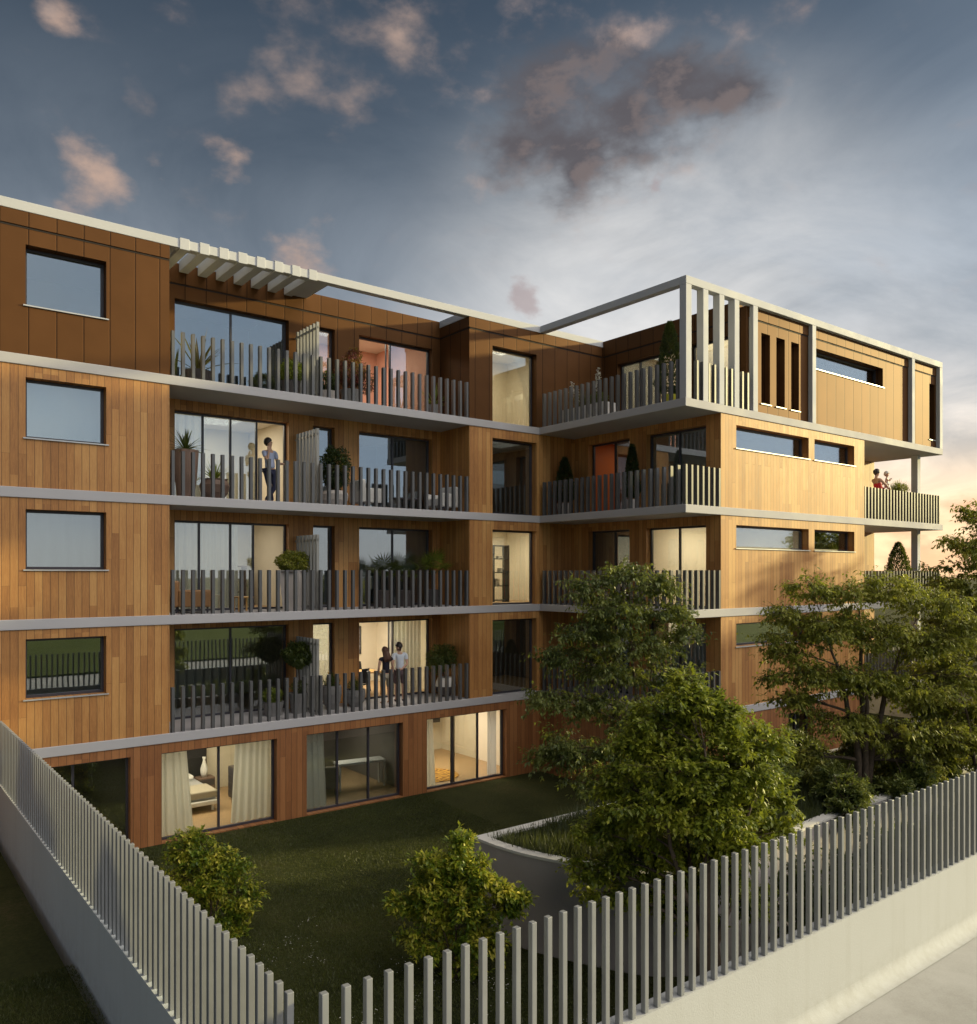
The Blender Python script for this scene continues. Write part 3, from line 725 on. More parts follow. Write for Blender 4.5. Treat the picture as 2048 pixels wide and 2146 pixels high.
# ================================================================== TREES
def bez(a, b, c, n):
    a, b, c = Vector(a), Vector(b), Vector(c)
    return [a*(1-t)**2+b*2*t*(1-t)+c*t*t for t in [i/n for i in range(n+1)]]
def tree(name, label, cat, base, stems, lumps, leafm, ll, lw, tr=.09, twigs=6, per=16, group=None, droop=.75, tw=.35):
    base = Vector(base)
    T = thing(name, label, cat, base, group)
    tb = MB(); chunks = []
    stempts = []
    for (dx, dy, dz) in stems:
        top = base+Vector((dx, dy, dz))
        pts = bez(base+Vector((dx*.06, dy*.06, 0)), base+Vector((dx*.25, dy*.25, dz*.55)), top, 10)
        pts = [p+Vector((R.uniform(-1, 1), R.uniform(-1, 1), 0))*.02*dz*(0 if i == 0 else 1)*.5 for i, p in enumerate(pts)]
        tb.tube(pts, [tr*(1-.8*i/10) for i in range(11)], 8); stempts.append(pts)
    P, D = [], []
    for (lx, ly, lz, rx, ry, rz, nt) in lumps:
        c = base+Vector((lx, ly, lz))
        pts = min(stempts, key=lambda q: min((p-c).length for p in q))
        cand = [i for i in range(2, 11) if pts[i].z < c.z-.1*rz] or [2]
        k = min(cand, key=lambda i: (pts[i]-c).length+abs(pts[i].z-(c.z-.6*rz))*.5)
        s = pts[k]
        limb = bez(s, (s+c)/2+Vector((0, 0, .12*(c-s).length)), c, 6)
        r0 = tr*(1-.8*k/10)*.6
        tb.tube(limb, [max(.008, r0*(1-.75*i/6)) for i in range(7)], 6)
        for q in range(nt):
            d = Vector(unit(1)[0]); rr = R.uniform(.35, 1)**.45*R.choice((1, 1, 1.05, 1.25, 1.5, .85))
            tip = c+Vector((d.x*rx, d.y*ry, d.z*rz))*rr
            o = limb[R.choice((2, 3, 4, 5, 6))]
            mid = (o+tip)/2+Vector((0, 0, .15*(tip-o).length))
            br = bez(o, mid, tip, 5)
            tb.tube(br, [max(.003, r0*.32*(1-.85*i/5)) for i in range(6)], 4, cap=False)
            bd = (tip-o); bd.z *= .35
            bd = bd.normalized() if bd.length > .01 else Vector((1, 0, 0))
            for w in range(twigs):
                f = R.uniform(.45, 1.0); a = br[min(4, int(f*5))].lerp(br[min(5, int(f*5)+1)], f*5-int(f*5)) if f < 1 else br[5]
                dv = bd*.7+Vector((R.gauss(0, .6), R.gauss(0, .6), R.gauss(0, .22))); dv.normalize()
                L = tw*R.uniform(.5, 1.25)
                P.append(tuple(a)); D.append(tuple(dv*L))
    P = np.array(P); D = np.array(D); n = len(P)
    # twigs as slivers
    tv, tf = leaf_mesh(P, D, unit(n), np.linalg.norm(D, axis=1), np.full(n, .008), 0)
    t = NR.uniform(.05, 1.05, (n, per, 1))
    pos = (P[:, None]+D[:, None]*t+NR.normal(size=(n, per, 3))*.018+np.array([0, 0, -.06])*t**2).reshape(-1, 3)
    m_ = len(pos)
    side = unit(m_); dirs = np.repeat(D/(np.linalg.norm(D, axis=1, keepdims=True)), per, 0)*.55+side*.75+np.array([0, 0, -droop])
    nrm = unit(m_)*.45+np.array([0, 0, 1.])
    lv, lf = leaf_mesh(pos, dirs, nrm, NR.uniform(.6, 1.2, m_)*ll, NR.uniform(.7, 1.2, m_)*lw, .18)
    leaves_obj('crown', [(lv, lf)], leafm, T)
    tb.add(tv.tolist(), tf.tolist())
    tb.build('trunk', 'bark', T, smooth=True)
    return T, m_
tot = 0
def L_(u, v, d, r, n, rz=None, dd=0):
    """lump centre from an angular position at range d"""
    a = (u-1024)/FOC
    return ((FX+RX*a)*d, (FY+RY*a)*d, H-(v-1201)*d/FOC, r, r, rz or r*.75, n)
def lumps(base, d, arr, flat=.75):
    out = []
    for (u, v, r, n, *k) in arr:
        x, y, z, a, b, c, m_ = L_(u, v, d+(k[0] if k else 0), r, n, r*flat)
        out.append((x-base[0], y-base[1], z-base[2], a, b, c, m_))
    return out
# slender layered tree in front of the wing's balconies
b1 = (14.35, 12.95, 0)
tree('garden_tree', 'tall slender layered tree in front of the wing balconies, nearest the inner corner', 'tree', b1, [(-.1, .05, 6.1), (.35, -.2, 4.6), (-.5, .3, 4.3)],
     lumps(b1, 19, [(1300, 1200, .42, 16), (1235, 1235, .45, 18), (1370, 1225, .42, 16), (1290, 1275, .6, 30), (1400, 1290, .45, 18), (1220, 1320, .55, 24), (1330, 1350, .7, 34), (1430, 1330, .3, 10),
                    (1180, 1375, .45, 18), (1270, 1410, .6, 26), (1390, 1420, .55, 22), (1150, 1470, .35, 13), (1215, 1480, .5, 18), (1310, 1500, .6, 24), (1180, 1560, .45, 18), (1250, 1570, .5, 20),
                    (1160, 1590, .35, 12), (1240, 1640, .5, 18), (1330, 1600, .6, 20), (1125, 1460, .22, 6), (1135, 1580, .2, 6)], .5), 'leaf_deep', .115, .05, .075, twigs=7, per=12, tw=.46)
# big bushy foreground tree
b2 = (10.15, 7.75, 0)
tree('garden_tree', 'large bright bushy tree beside the curved planter, right behind the fence', 'tree', b2, [(.1, .1, 3.9), (.7, -.3, 3.2), (-.5, .5, 3.0), (.3, .8, 3.0)],
     lumps(b2, 13.2, [(1425, 1470, .42, 22), (1370, 1520, .40, 22), (1510, 1500, .34, 16), (1590, 1550, .38, 18), (1235, 1740, .26, 9), (1225, 1820, .24, 8), (1445, 1415, .16, 6), (1480, 1530, .6, 40), (1340, 1560, .4, 20), (1420, 1610, .6, 42, -.5), (1550, 1600, .55, 36, -.5),
                      (1300, 1640, .42, 22), (1370, 1690, .55, 34, -.5), (1490, 1690, .6, 42, -.6), (1590, 1670, .45, 24), (1280, 1720, .32, 14), (1400, 1760, .55, 32), (1530, 1770, .5, 30, -.5), (1610, 1750, .36, 16),
                      (1340, 1800, .4, 18), (1450, 1840, .45, 20), (1290, 1800, .28, 10), (1480, 1900, .45, 14), (1560, 1860, .4, 14), (1380, 1880, .35, 12), (1270, 1870, .28, 8)]), 'leaf_fresh', .098, .052, .085, twigs=8, per=14, droop=.45, tw=.3)
# broad multi-stem tree right
b3 = (18.45, 9.75, 1.5)
tree('garden_tree', 'broad multi-stemmed tree spreading before the sunlit end wall', 'tree', b3, [(-.9, .4, 3.6), (.2, .2, 4.2), (1.1, -.5, 3.6), (-.3, -.3, 2.8)],
     lumps(b3, 19, [(1700, 1235, .4, 15), (1780, 1250, .5, 20), (1860, 1230, .5, 20), (1950, 1260, .55, 22), (1650, 1290, .42, 16), (1740, 1320, .65, 34), (1850, 1330, .7, 38), (1960, 1350, .65, 34), (2040, 1310, .55, 24),
                    (1640, 1370, .4, 14), (1720, 1410, .6, 28), (1820, 1430, .7, 36), (1930, 1450, .7, 34), (2040, 1420, .6, 24), (1660, 1470, .45, 16), (1760, 1510, .6, 26), (1880, 1540, .65, 30), (1990, 1540, .6, 24),
                    (1700, 1590, .4, 12), (1930, 1610, .5, 18), (2060, 1560, .5, 16), (1615, 1340, .22, 6), (1620, 1415, .22, 6)], .5), 'leaf_warm', .115, .05, .095, twigs=8, per=11, tw=.46)
b4 = (30.6, 11.6, 0)
tree('garden_tree', 'tallest tree at the right edge, rising above the others against the sunset', 'tree', b4, [(0, 0, 8.0), (.9, -.4, 6.5), (-.9, .5, 6.3)],
     lumps(b4, 28, [(2050, 1085, .6, 14), (2025, 1140, .7, 16), (2080, 1180, .9, 22), (1990, 1210, .7, 16), (2040, 1250, 1.0, 26), (2100, 1280, 1.0, 24), (2000, 1300, .8, 18), (2060, 1360, 1.0, 22), (2110, 1420, 1.0, 18), (2010, 1400, .8, 14), (1960, 1330, .6, 10), (1965, 1260, .5, 8)], .6), 'leaf_warm', .15, .07, .12, twigs=7, per=14, tw=.5)
def shrub(label, base, lump, leafm='leaf_shrub', ll=.08, lw=.04, twigs=8, per=12, group=None, name='garden_shrub', tw=.2):
    return tree(name, label, 'shrub', base, [(0, 0, max(l[2] for l in lump)*.8), (.2, -.1, .9), (-.2, .15, .9)], lump, leafm, ll, lw, .025, twigs, per, group, .25, tw)
b5 = (21.3, 8.3, 0)
tree('garden_tree', 'lower spreading tree behind the fence at the right edge, under the tallest tree', 'tree', b5, [(0, 0, 4.2), (-.7, .2, 3.6), (.8, -.2, 3.5)],
     lumps(b5, 20, [(2010, 1330, .6, 20), (1960, 1400, .6, 22), (2060, 1400, .7, 26), (1940, 1480, .5, 18), (2020, 1490, .65, 24), (2090, 1500, .7, 22), (1960, 1560, .45, 14), (2050, 1580, .6, 18), (1910, 1570, .35, 8)], .5), 'leaf_warm', .125, .055, .085, twigs=8, per=14, tw=.42)
b = (5.24, 14.9, 0)
shrub('yellow green shrub behind the left fence, in front of the curtained garden door', b, lumps(b, 15, [(410, 1755, .16, 8), (385, 1775, .3, 16), (440, 1790, .32, 18), (490, 1810, .24, 12), (370, 1830, .3, 14), (440, 1850, .4, 24), (500, 1870, .3, 14), (390, 1890, .3, 14), (460, 1920, .36, 16), (515, 1900, .16, 6), (480, 1960, .3, 10), (405, 1950, .3, 10)]), ll=.09, lw=.042)
b = (7.8, 10.9, 0)
shrub('yellow green shrub in the middle of the lawn beside the curved planter', b, lumps(b, 13.4, [(968, 1765, .13, 7), (960, 1800, .2, 12), (905, 1805, .2, 12), (1000, 1830, .26, 16), (915, 1850, .3, 18), (975, 1870, .36, 24), (1045, 1860, .2, 10), (860, 1880, .2, 10), (900, 1910, .3, 16), (970, 1930, .36, 20), (1050, 1900, .22, 10), (1085, 1875, .12, 5), (870, 1970, .26, 10), (940, 1990, .32, 14), (1020, 1970, .28, 12), (840, 1890, .12, 5), (970, 2040, .25, 8)]), ll=.10, lw=.046)
sh_ = [(15.3, 10.3, .8, 'low bushy shrub under the broad tree, left side of the planter'), (17.2, 9.6, .7, 'low bushy shrub at the foot of the broad tree stems'),
       (20.3, 9.7, .9, 'low bushy shrub right of the broad tree stems'), (22.8, 10.2, 1.0, 'low bushy shrub at the right end of the planter'),
       (15.6, 11.6, .8, 'low bushy shrub at the back edge of the planter, behind the bright tree'), (17.4, 11.7, .9, 'low bushy shrub at the back edge of the planter, behind the broad tree stems'),
       (19.3, 11.7, .9, 'low bushy shrub at the back edge of the planter, right of the stems'), (21.6, 11.6, 1.0, 'low bushy shrub at the back edge near the right end of the planter'),
       (14.0, 11.2, .7, 'low bushy shrub at the back edge of the planter where the sedge ends'), (18.8, 8.95, .6, 'small shrub overhanging the front edge of the planter'),
       (16.3, 9.0, .7, 'small shrub overhanging the front edge of the planter just right of the bright tree'), (20.6, 8.95, .7, 'small shrub overhanging the front edge of the planter near its right end')]
for (x, y, s, lab) in sh_:
    shrub(lab, (x, y, 1.5), [(R.uniform(-.8, .8)*s, R.uniform(-.35, .35)*s, R.uniform(.25, .95)*s, .42*s, .38*s, .36*s, 16) for _ in range(7)], 'leaf_deep', .1, .05, 6, 12, 'low shrubs in the raised planter')
for k, (x, y) in enumerate(((13.4, 7.5), (15.4, 7.7), (17.5, 7.8), (19.6, 7.8), (21.8, 7.8))):
    shrub(('first', 'second', 'third', 'fourth', 'fifth')[k]+' dark bush from the left in the row between the planter and the fence', (x, y, 0), [(R.uniform(-.9, .9), R.uniform(-.4, .4), R.uniform(.3, 1.35), .5, .42, .42, 14) for _ in range(8)], 'leaf_dark', .1, .05, 6, 12, 'dark bushes between planter and fence')
for (x, y, s, lab) in ((19.5, 13.3, 1.1, 'dark bush against the wall under the wing balconies'), (25.5, 12.9, 1.3, 'dark bush against the sunlit end wall'), (31, 9.5, 1.6, 'dark bush at the far right behind the fence'), (35, 8.5, 1.8, 'dark bush at the right edge below the tallest tree')):
    shrub(lab, (x, y, 0), [(R.uniform(-.8, .8)*s, R.uniform(-.5, .5)*s, R.uniform(.4, 1.2)*s, .5*s, .5*s, .45*s, 16) for _ in range(7)], 'leaf_deep', .12, .06, 5, 12, 'dark bushes by the wing')

for (x, y, h, lab) in ((37.5, 9.6, 9.6, 'tall unseen tree beyond the right edge, added to shade the lower end wall'), (43.0, 8.0, 10.5, 'second unseen tree farther right, added to shade the lower end wall')):  # out-of-view trees added to cast shade on the lower wing wall
    tree('garden_tree', lab, 'tree', (x, y, 0), [(0, 0, h*.85), (1, -.4, h*.7), (-1, .5, h*.7)], [(R.uniform(-1.9, 1.9), R.uniform(-1.6, 1.6), h*(.32+.6*i/22)+R.uniform(-.4, .4), 1.1, 1.1, .9, 14) for i in range(22)], 'leaf_warm', .17, .09, .13, twigs=7, per=12, tw=.5)

# ================================================================== POTTED PLANTS
def pot(T, prof, mat, name='pot', n=28, top=None):
    m_ = MB(); rt, zt_ = prof[-1]
    m_.lathe(prof+[(rt-.025, zt_), (rt-.03, zt_-.05)], n=n, mat=mat)
    m_.build(name, None, T, smooth=False, world=False)
    s = MB(); s.lathe([(rt-.032, zt_-.055), (rt-.04, zt_-.04)], n=16); s.build('soil', 'soil', T, world=False)
def foliage(T, chunks, mat, name='foliage'): return leaves_obj(name, chunks, mat, T, world=False)
def pp(label, loc, group=None, name='potted_plant'): return thing(name, label, 'potted plant', loc, group)
y0 = 21.55
U2 = lambda x, Y=y0: atY(340+x*.3518, Y)
z4, z3, z2, z1 = LV[4], LV[3], LV[2], LV[1]
def tapered(r0, r1, h): return [(r0, 0), (r0+(r1-r0)*.5, h*.5), (r1, h)]
T = pp('spiky dark agave in a black pot on the top left balcony', (U2(215), y0, z4)); pot(T, tapered(.24, .33, .4), 'pot_dark'); spikes((0, 0, .36), 20, 1.25, .075, (25, 86), .75, 7).build('foliage', 'leaf_agave', T, world=False)
T = pp('small yellow green bush in a dark pot beside the top left divider', (U2(765), y0, z4)); pot(T, tapered(.2, .26, .5), 'pot_dark'); foliage(T, [puff((0, 0, .78), (.34, .34, .3), 1500, .09, .04)], 'leaf_lime')
T = pp('low dark green plant in a pale bowl right of the top left divider', (U2(985), y0, z4)); pot(T, tapered(.2, .3, .36), 'pot_pale'); foliage(T, [puff((0, 0, .62), (.28, .28, .3), 1200, .09, .04)], 'leaf_dark')
T = pp('dark red maple bush in a grey pot on the top floor balcony', (U2(1125), y0, z4)); pot(T, tapered(.24, .32, .5), 'pot_grey')
foliage(T, [puff((0, 0, 1.0), (.45, .4, .42), 2400, .085, .03), puff((.1, 0, 1.5), (.2, .2, .25), 600, .08, .03), puff((.42, -.1, .8), (.28, .2, .35), 800, .08, .03)], 'leaf_red')
t_ = MB(); t_.tube([(0, 0, .4), (.03, 0, .8), (.02, 0, 1.3)], [.025, .02, .008]); t_.build('stem', 'bark', T, world=False)
T = pp('yellow green palm in a grey pot at the right end of the top left balcony', (U2(1618), y0, z4)); pot(T, tapered(.2, .26, .42), 'pot_grey'); spikes((0, 0, .4), 34, .75, .035, (15, 80), 1.0, 6).build('foliage', 'leaf_lime', T, world=False)
T = pp('bushy plant in a tall dark tapered pot left of the man on the third floor', (U2(140), y0, z3)); pot(T, [(.2, 0), (.28, .6), (.32, 1.25)], 'pot_brown')
spikes((0, 0, 1.22), 60, .62, .045, (10, 85), .9, 5).build('foliage', 'leaf_pot', T, world=False)
T = pp('yellow agave in a round brown urn left of the man on the third floor', (U2(312), y0, z3)); pot(T, [(.2, 0), (.34, .2), (.38, .4), (.32, .52), (.34, .56)], 'pot_brown'); spikes((0, 0, .5), 34, .62, .05, (15, 85), .7, 5).build('foliage', 'leaf_lime', T, world=False)
T = pp('dense round leafy bush in a pale round pot right of the third floor divider', (U2(1030), y0, z3)); pot(T, [(.22, 0), (.36, .2), (.38, .36), (.33, .46)], 'pot_pale'); foliage(T, [puff((0, 0, 1.12), (.42, .4, .62), 4200, .09, .035)], 'leaf_dark')
T = pp('flowering bush in a tall pale square planter beside the second floor divider', (U2(780), y0, z2)); pot(T, [(.3, 0), (.36, .55), (.42, 1.1)], 'pot_pale', n=4); foliage(T, [puff((0, 0, 1.32), (.46, .42, .3), 2600, .08, .04)], 'leaf_warm')
def fan_palm(label, x, z, zz, mat, s=1.0, n=9):
    T = pp(label, (x, y0+.1, z)); pot(T, tapered(.2, .27, .5), 'pot_dark'); mb = MB(); st = MB()
    for i in range(n):
        az = i*2.4; el = math.radians(R.uniform(25, 75)); L = s*R.uniform(.4, .6)
        d = Vector((math.cos(az)*math.cos(el), math.sin(az)*math.cos(el), math.sin(el))); p = Vector((0, 0, zz)); e = p+d*L
        st.tube([(0, 0, zz-.35), p, e], [.01, .008, .005], 4)
        s_ = Vector((-math.sin(az), math.cos(az), 0)); up = d.cross(s_)
        for k in range(15):
            w = math.radians(-105+k*15); dd = (d*math.cos(w)+s_*math.sin(w)-Vector((0, 0, .15))).normalized(); tip = e+dd*.42*s
            nn = dd.cross(up).normalized()*.018; mb.add([e, e+dd*.2*s+nn, tip, e+dd*.2*s-nn], [(0, 1, 2, 3)])
    mb.build('foliage', mat, T, world=False); st.build('stem', 'leaf_pot', T, world=False)
fan_palm('bright green fan palm at the right end of the second floor balcony', U2(1620), z2, .95, 'leaf_lime', 1.0, 12)
fan_palm('dark fan palm left of the bright one on the second floor balcony', U2(1330), z2, .85, 'leaf_dark', .95, 12)
fan_palm('small dark palm between the two fan palms on the second floor balcony', U2(1450), z2, .75, 'leaf_dark', .8, 9)
T = pp('clipped ball tree with a thin trunk in a grey pot at the first floor divider', (U2(812), y0, z1)); pot(T, tapered(.2, .27, .56), 'pot_grey'); foliage(T, [puff((0, 0, 1.62), (.44, .42, .34), 3400, .085, .042), puff((0, 0, .72), (.22, .22, .16), 500, .06, .03)], 'leaf_pot')
t_ = MB(); t_.tube([(0, 0, .45), (.03, 0, .9), (-.01, 0, 1.35), (0, 0, 1.6)], [.022, .02, .018, .01]); t_.build('trunk', 'bark', T, world=False)
T = pp('low yellow green plant in a small grey pot on the first floor balcony', (U2(662), y0, z1)); pot(T, tapered(.22, .28, .38), 'pot_grey'); foliage(T, [puff((-.05, 0, .55), (.26, .25, .2), 1300, .07, .035)], 'leaf_lime')
for x, r, h, lab in ((1010, .27, .68, 'lavender in the taller rounded grey pot right of the first floor divider'), (1150, .29, .5, 'lavender in the lower rounded grey pot left of the couple')):
    T = pp(lab, (U2(x), y0, z1), 'grey pots of lavender'); pot(T, [(r*.55, 0), (r*.9, h*.3), (r*1.05, h*.65), (r, h)], 'pot_grey')
    spikes((0, 0, h-.05), 110, .42, .012, (45, 88), .3, 3).build('foliage', 'leaf_pot', T, world=False); foliage(T, [puff((0, 0, h+.1), (.24, .24, .16), 700, .05, .02)], 'leaf_pot', 'low_foliage')
T = pp('olive bush in a two tone egg shaped pot right of the couple', (U2(1688), y0, z1))
m_ = MB(); m_.lathe([(.12, 0), (.24, .1), (.31, .24), (.325, .33)], n=28, mat='pot_dark'); m_.lathe([(.325, .332), (.30, .48), (.24, .6), (.22, .6), (.2, .56)], n=28, mat='white_paint'); m_.build('pot', None, T, world=False)
foliage(T, [puff((-.12, 0, 1.25), (.5, .42, .4), 4200, .07, .025, shell=.1), puff((-.3, 0, 1.0), (.35, .3, .25), 1200, .07, .025, shell=.1)], 'leaf_pot')
t_ = MB(); [t_.tube([(0, 0, .5), (dx*.4, 0, .8), (dx, 0, 1.2)], [.02, .015, .008]) for dx in (-.25, 0, .18)]; t_.build('stem', 'bark', T, world=False)
# wing balconies
U3 = lambda x, X=18.95: atX(880+x*.3198, X)
def cone(label, loc, h, r, pm, ph, pr, mat='leaf_dark', n=4200):
    T = pp(label, loc); pot(T, tapered(pr*.8, pr, ph), pm)
    t = NR.uniform(0, 1, n)**1.35; az = NR.uniform(0, 6.283, n); rr = r*np.minimum(1, (t+.04)/.16)**.5*(1-t)**.62*1.12*NR.uniform(.35, 1, n)**.45*(1+.10*np.sin(az*5+t*23))
    p = np.stack([np.cos(az)*rr, np.sin(az)*rr, ph+.05+t*(h-ph)], 1)
    d = np.stack([np.cos(az)*.6, np.sin(az)*.6, np.full(n, .9)], 1)+unit(n)*.4
    foliage(T, [leaf_mesh(p, d, unit(n), NR.uniform(.06, .12, n), NR.uniform(.02, .035, n))], mat)
    return T
cone('conical clipped evergreen in a pale pot, left on the third floor wing balcony', (18.95, U3(950), z3), 1.86, .36, 'pot_pale', .42, .27)
cone('slim conical evergreen right of the open orange room on the wing balcony', (18.95, U3(1392), z3), 1.93, .25, 'pot_pale', .34, .2)
cone('tall dark evergreen behind the white corner column on the top balcony', (19.35, atX(1404, 19.35), z4), 2.55, .42, 'pot_yellow', .45, .25, n=6000)
T = thing('planter_box', 'long white planter box with white flower stems on the top wing balcony', 'planter', (19.05, 19.2, z4))
m_ = MB(); m_.box(-.3, .3, -.95, .95, 0, .56); m_.build('box', 'white_paint', T, world=False, bevel=.01)
m_ = MB(); m_.box(-.27, .27, -.92, .92, .561, .572); m_.build('soil', 'soil', T, world=False)
spikes((0, .35, .56), 60, .75, .03, (20, 85), .9, 5).build('foliage', 'leaf_agave', T, world=False)
foliage(T, [puff((0, -.3, .75), (.22, .5, .2), 1200, .08, .03)], 'leaf_pot', 'low_foliage')
ch = []; st = MB()
for yy, hh in ((.85, 1.25), (.62, 1.0), (-.35, 1.5), (-.28, 1.2)):
    st.tube([(0, yy, .55), (.02, yy, hh*.6+.3), (.05, yy-.05, hh+.2)], [.008, .006, .004], 4); ch.append(puff((.03, yy-.02, hh), (.05, .07, .28), 90, .06, .05, shell=0))
foliage(T, ch, 'petal', 'flower'); st.build('stem', 'leaf_pot', T, world=False)
T = pp('round dry grass bush in a tall dark planter beside the woman in red', (atY(1883, 15.45), 15.45, z3)); pot(T, tapered(.3, .36, 1.12), 'pot_brown')
spikes((0, 0, 1.1), 150, .6, .018, (15, 88), .35, 4).build('foliage', 'leaf_warm', T, world=False); foliage(T, [puff((0, 0, 1.28), (.38, .34, .26), 1500, .07, .025)], 'leaf_warm', 'low_foliage')
cone('broad evergreen bush on the second floor loggia at the building end', (atY(1883, 15.45), 15.45, z2), 2.1, .52, 'pot_dark', .4, .33, n=6000)
cone('small evergreen on the first floor wing balcony behind the tall tree', (18.95, 18.9, z1), 1.4, .33, 'pot_grey', .35, .24, n=2500)
# ================================================================== FURNITURE
def bxs(name, mat, T, boxes, bevel=.01):
    m_ = MB()
    for b in boxes: m_.box(*b)
    return m_.build(name, mat, T, world=False, bevel=bevel)
def armchair(label, loc, rz, mat, w=.75, d=.75, group=None):
    T = thing('armchair', label, 'armchair', loc, group, rz)
    bxs('seat', mat, T, [(-w/2+.1, w/2-.1, -d/2, d/2-.13, .2, .42)], .03); bxs('backrest', mat, T, [(-w/2, w/2, d/2-.13, d/2, .16, .82)], .04)
    for s in (-1, 1):
        bxs('armrest', mat, T, [(s*w/2-(.1 if s > 0 else 0), s*w/2+(.1 if s < 0 else 0), -d/2, d/2-.132, .16, .58)], .03)
        for q in (-1, 1): bxs('leg', 'frame_dark', T, [(s*(w/2-.08)-.02, s*(w/2-.08)+.02, q*(d/2-.08)-.02, q*(d/2-.08)+.02, 0, .158)], 0)
    return T
def chair(label, loc, rz, mat='black_paint'):
    T = thing('chair', label, 'chair', loc, None, rz)
    bxs('seat', mat, T, [(-.22, .22, -.22, .22, .43, .47)], .015)
    m_ = MB(); vs = []
    for i in range(6):
        x = -.22+.44*i/5; yb = .2+.05*math.sin(math.pi*i/5)
        for z, k in ((.5, 0), (.95, .05)): vs += [(x*(1 if z < .9 else .85), yb+k, z), (x*(1 if z < .9 else .85), yb+k+.025, z)]
    fs = []
    for i in range(5):
        a = i*4; b = a+4; fs += [(a, b, b+2, a+2), (a+1, a+3, b+3, b+1), (a+2, b+2, b+3, a+3), (a, a+1, b+1, b)]
    fs += [(0, 2, 3, 1), (20, 21, 23, 22)]
    m_.add(vs, fs); m_.build('backrest', mat, T, world=False)
    for s in (-1, 1):
        for q in (-1, 1):
            l_ = MB(); l_.tube([(s*.18, q*.18, .43), (s*.22, q*.22, 0)], .014, 6); l_.build('leg', mat, T, world=False)
    return T
def table(label, loc, w, d, h, mat, name='table', cat='table', leg=.05, rz=0, top=.04):
    T = thing(name, label, cat, loc, None, rz)
    bxs('tabletop', mat, T, [(-w/2, w/2, -d/2, d/2, h-top, h)], .008)
    for s in (-1, 1):
        for q in (-1, 1): bxs('leg', mat, T, [(s*(w/2-.04)-leg/2, s*(w/2-.04)+leg/2, q*(d/2-.04)-leg/2, q*(d/2-.04)+leg/2, 0, h-top-.001)], 0)
    return T
armchair('tan leather armchair at the left end of the second floor balcony', (U2(180, 21.6), 21.6, z2), math.radians(70), 'leather_tan', .85, .9)
table('small light wooden stool table on the second floor balcony', (U2(480, 21.5), 21.5, z2), .42, .42, .4, 'table_oak', 'side_table', 'side table', .04)
armchair('pale outdoor armchair left of the coffee table on the third floor balcony', (U2(1215, 21.5), 21.5, z3), math.radians(90), 'white_paint', .8, .7)
armchair('pale outdoor armchair at the right end of the third floor balcony', (U2(1665, 21.5), 21.5, z3), math.radians(-80), 'white_paint', .8, .7)
table('low glass topped coffee table between the pale armchairs', (U2(1440, 21.5), 21.5, z3), .8, .5, .38, 'frame_dark', 'coffee_table', 'table', .03)
armchair('red and white outdoor armchair on the second floor wing balcony', (19.0, 19.0, z2), math.radians(90), 'red_cloth', .8, .75)
table('low white table in front of the second floor wing balcony door', (19.0, 17.9, z2), .7, .6, .35, 'white_paint', 'side_table', 'side table', .04)
# dining corner behind the couple
table('oak dining table inside the lit first floor room', (12.9, 23.5, z1), 1.5, .9, .75, 'table_oak', 'dining_table', 'table', .06)
chair('black dining chair in the open first floor doorway', (12.62, 22.78, z1), math.radians(-155))
chair('black dining chair behind the oak dining table', (13.5, 24.2, z1), math.radians(10))
T = thing('pendant_lamp', 'white cylindrical pendant lamp over the dining table', 'lamp', (12.95, 23.7, LV[2]-ST))
m_ = MB(); m_.tube([(0, 0, -.01), (0, 0, -.45)], .006, 5); m_.build('cord', 'black_paint', T, world=False)
m_ = MB(); m_.lathe([(.16, -.98), (.17, -.97), (.17, -.46), (.16, -.45)], n=24); m_.build('lamp_shade', 'lamp_glow', T, world=False)
T = thing('shelf_unit', 'dark wooden shelf unit with books inside the second floor living room', 'shelf', (9.35, 25.6, z2))
bxs('frame', 'pot_brown', T, [(-.75, -.7, -.2, .2, 0, 1.25), (.7, .75, -.2, .2, 0, 1.25), (-.025, .025, -.19, .19, .05, 1.2)], .004)
for zz in (.0, .4, .8, 1.21): bxs('shelf', 'pot_brown', T, [(-.699, .699, -.19, .19, zz, zz+.04)], .003)
bxs('books', 'photo_print', T, [(-.6+i*.09, -.53+i*.09, -.12, .1, .441, .441+.22+.05*math.sin(i*3)) for i in range(6)]+[(.1+i*.09, .17+i*.09, -.12, .1, .841, 1.05+.04*math.sin(i*5)) for i in range(5)], .003)
T = thing('shelf_unit', 'tall narrow black shelf unit behind the lit window at the inner corner', 'shelf', (18.25, 22.9, z2))
bxs('frame', 'black_paint', T, [(-.35, -.31, -.18, .18, 0, 2.0), (.31, .35, -.18, .18, 0, 2.0)], .003)
for zz in (.05, .55, 1.02, 1.5, 1.96): bxs('shelf', 'black_paint', T, [(-.309, .309, -.18, .18, zz, zz+.035)], .003)
bxs('books', 'photo_print', T, [(-.2, -.12, -.1, .1, .586, .83), (-.1, -.03, -.1, .1, .586, .8), (.02, .1, -.1, .1, 1.056, 1.2), (-.05, .12, -.08, .1, 1.536, 1.62)], .003)
def picture(label, loc, w, h, ax, mat):
    T = thing('picture', label, 'picture', loc)
    if ax == 'Y':
        bxs('frame', 'black_paint', T, [(-w/2, w/2, -.03, -.004, -h/2, h/2)], .004); bxs('print', mat, T, [(-w/2+.04, w/2-.04, -.036, -.0305, -h/2+.04, h/2-.04)], 0)
    else:
        bxs('frame', 'black_paint', T, [(-.03, -.004, -w/2, w/2, -h/2, h/2)], .004); bxs('print', mat, T, [(-.036, -.0305, -w/2+.04, w/2-.04, -h/2+.04, h/2-.04)], 0)
picture('dark framed print on the wall behind the lit top floor corner window', (atY(1096, 24.6), 24.59, z4+1.45), .75, 1.0, 'Y', 'picture_print')
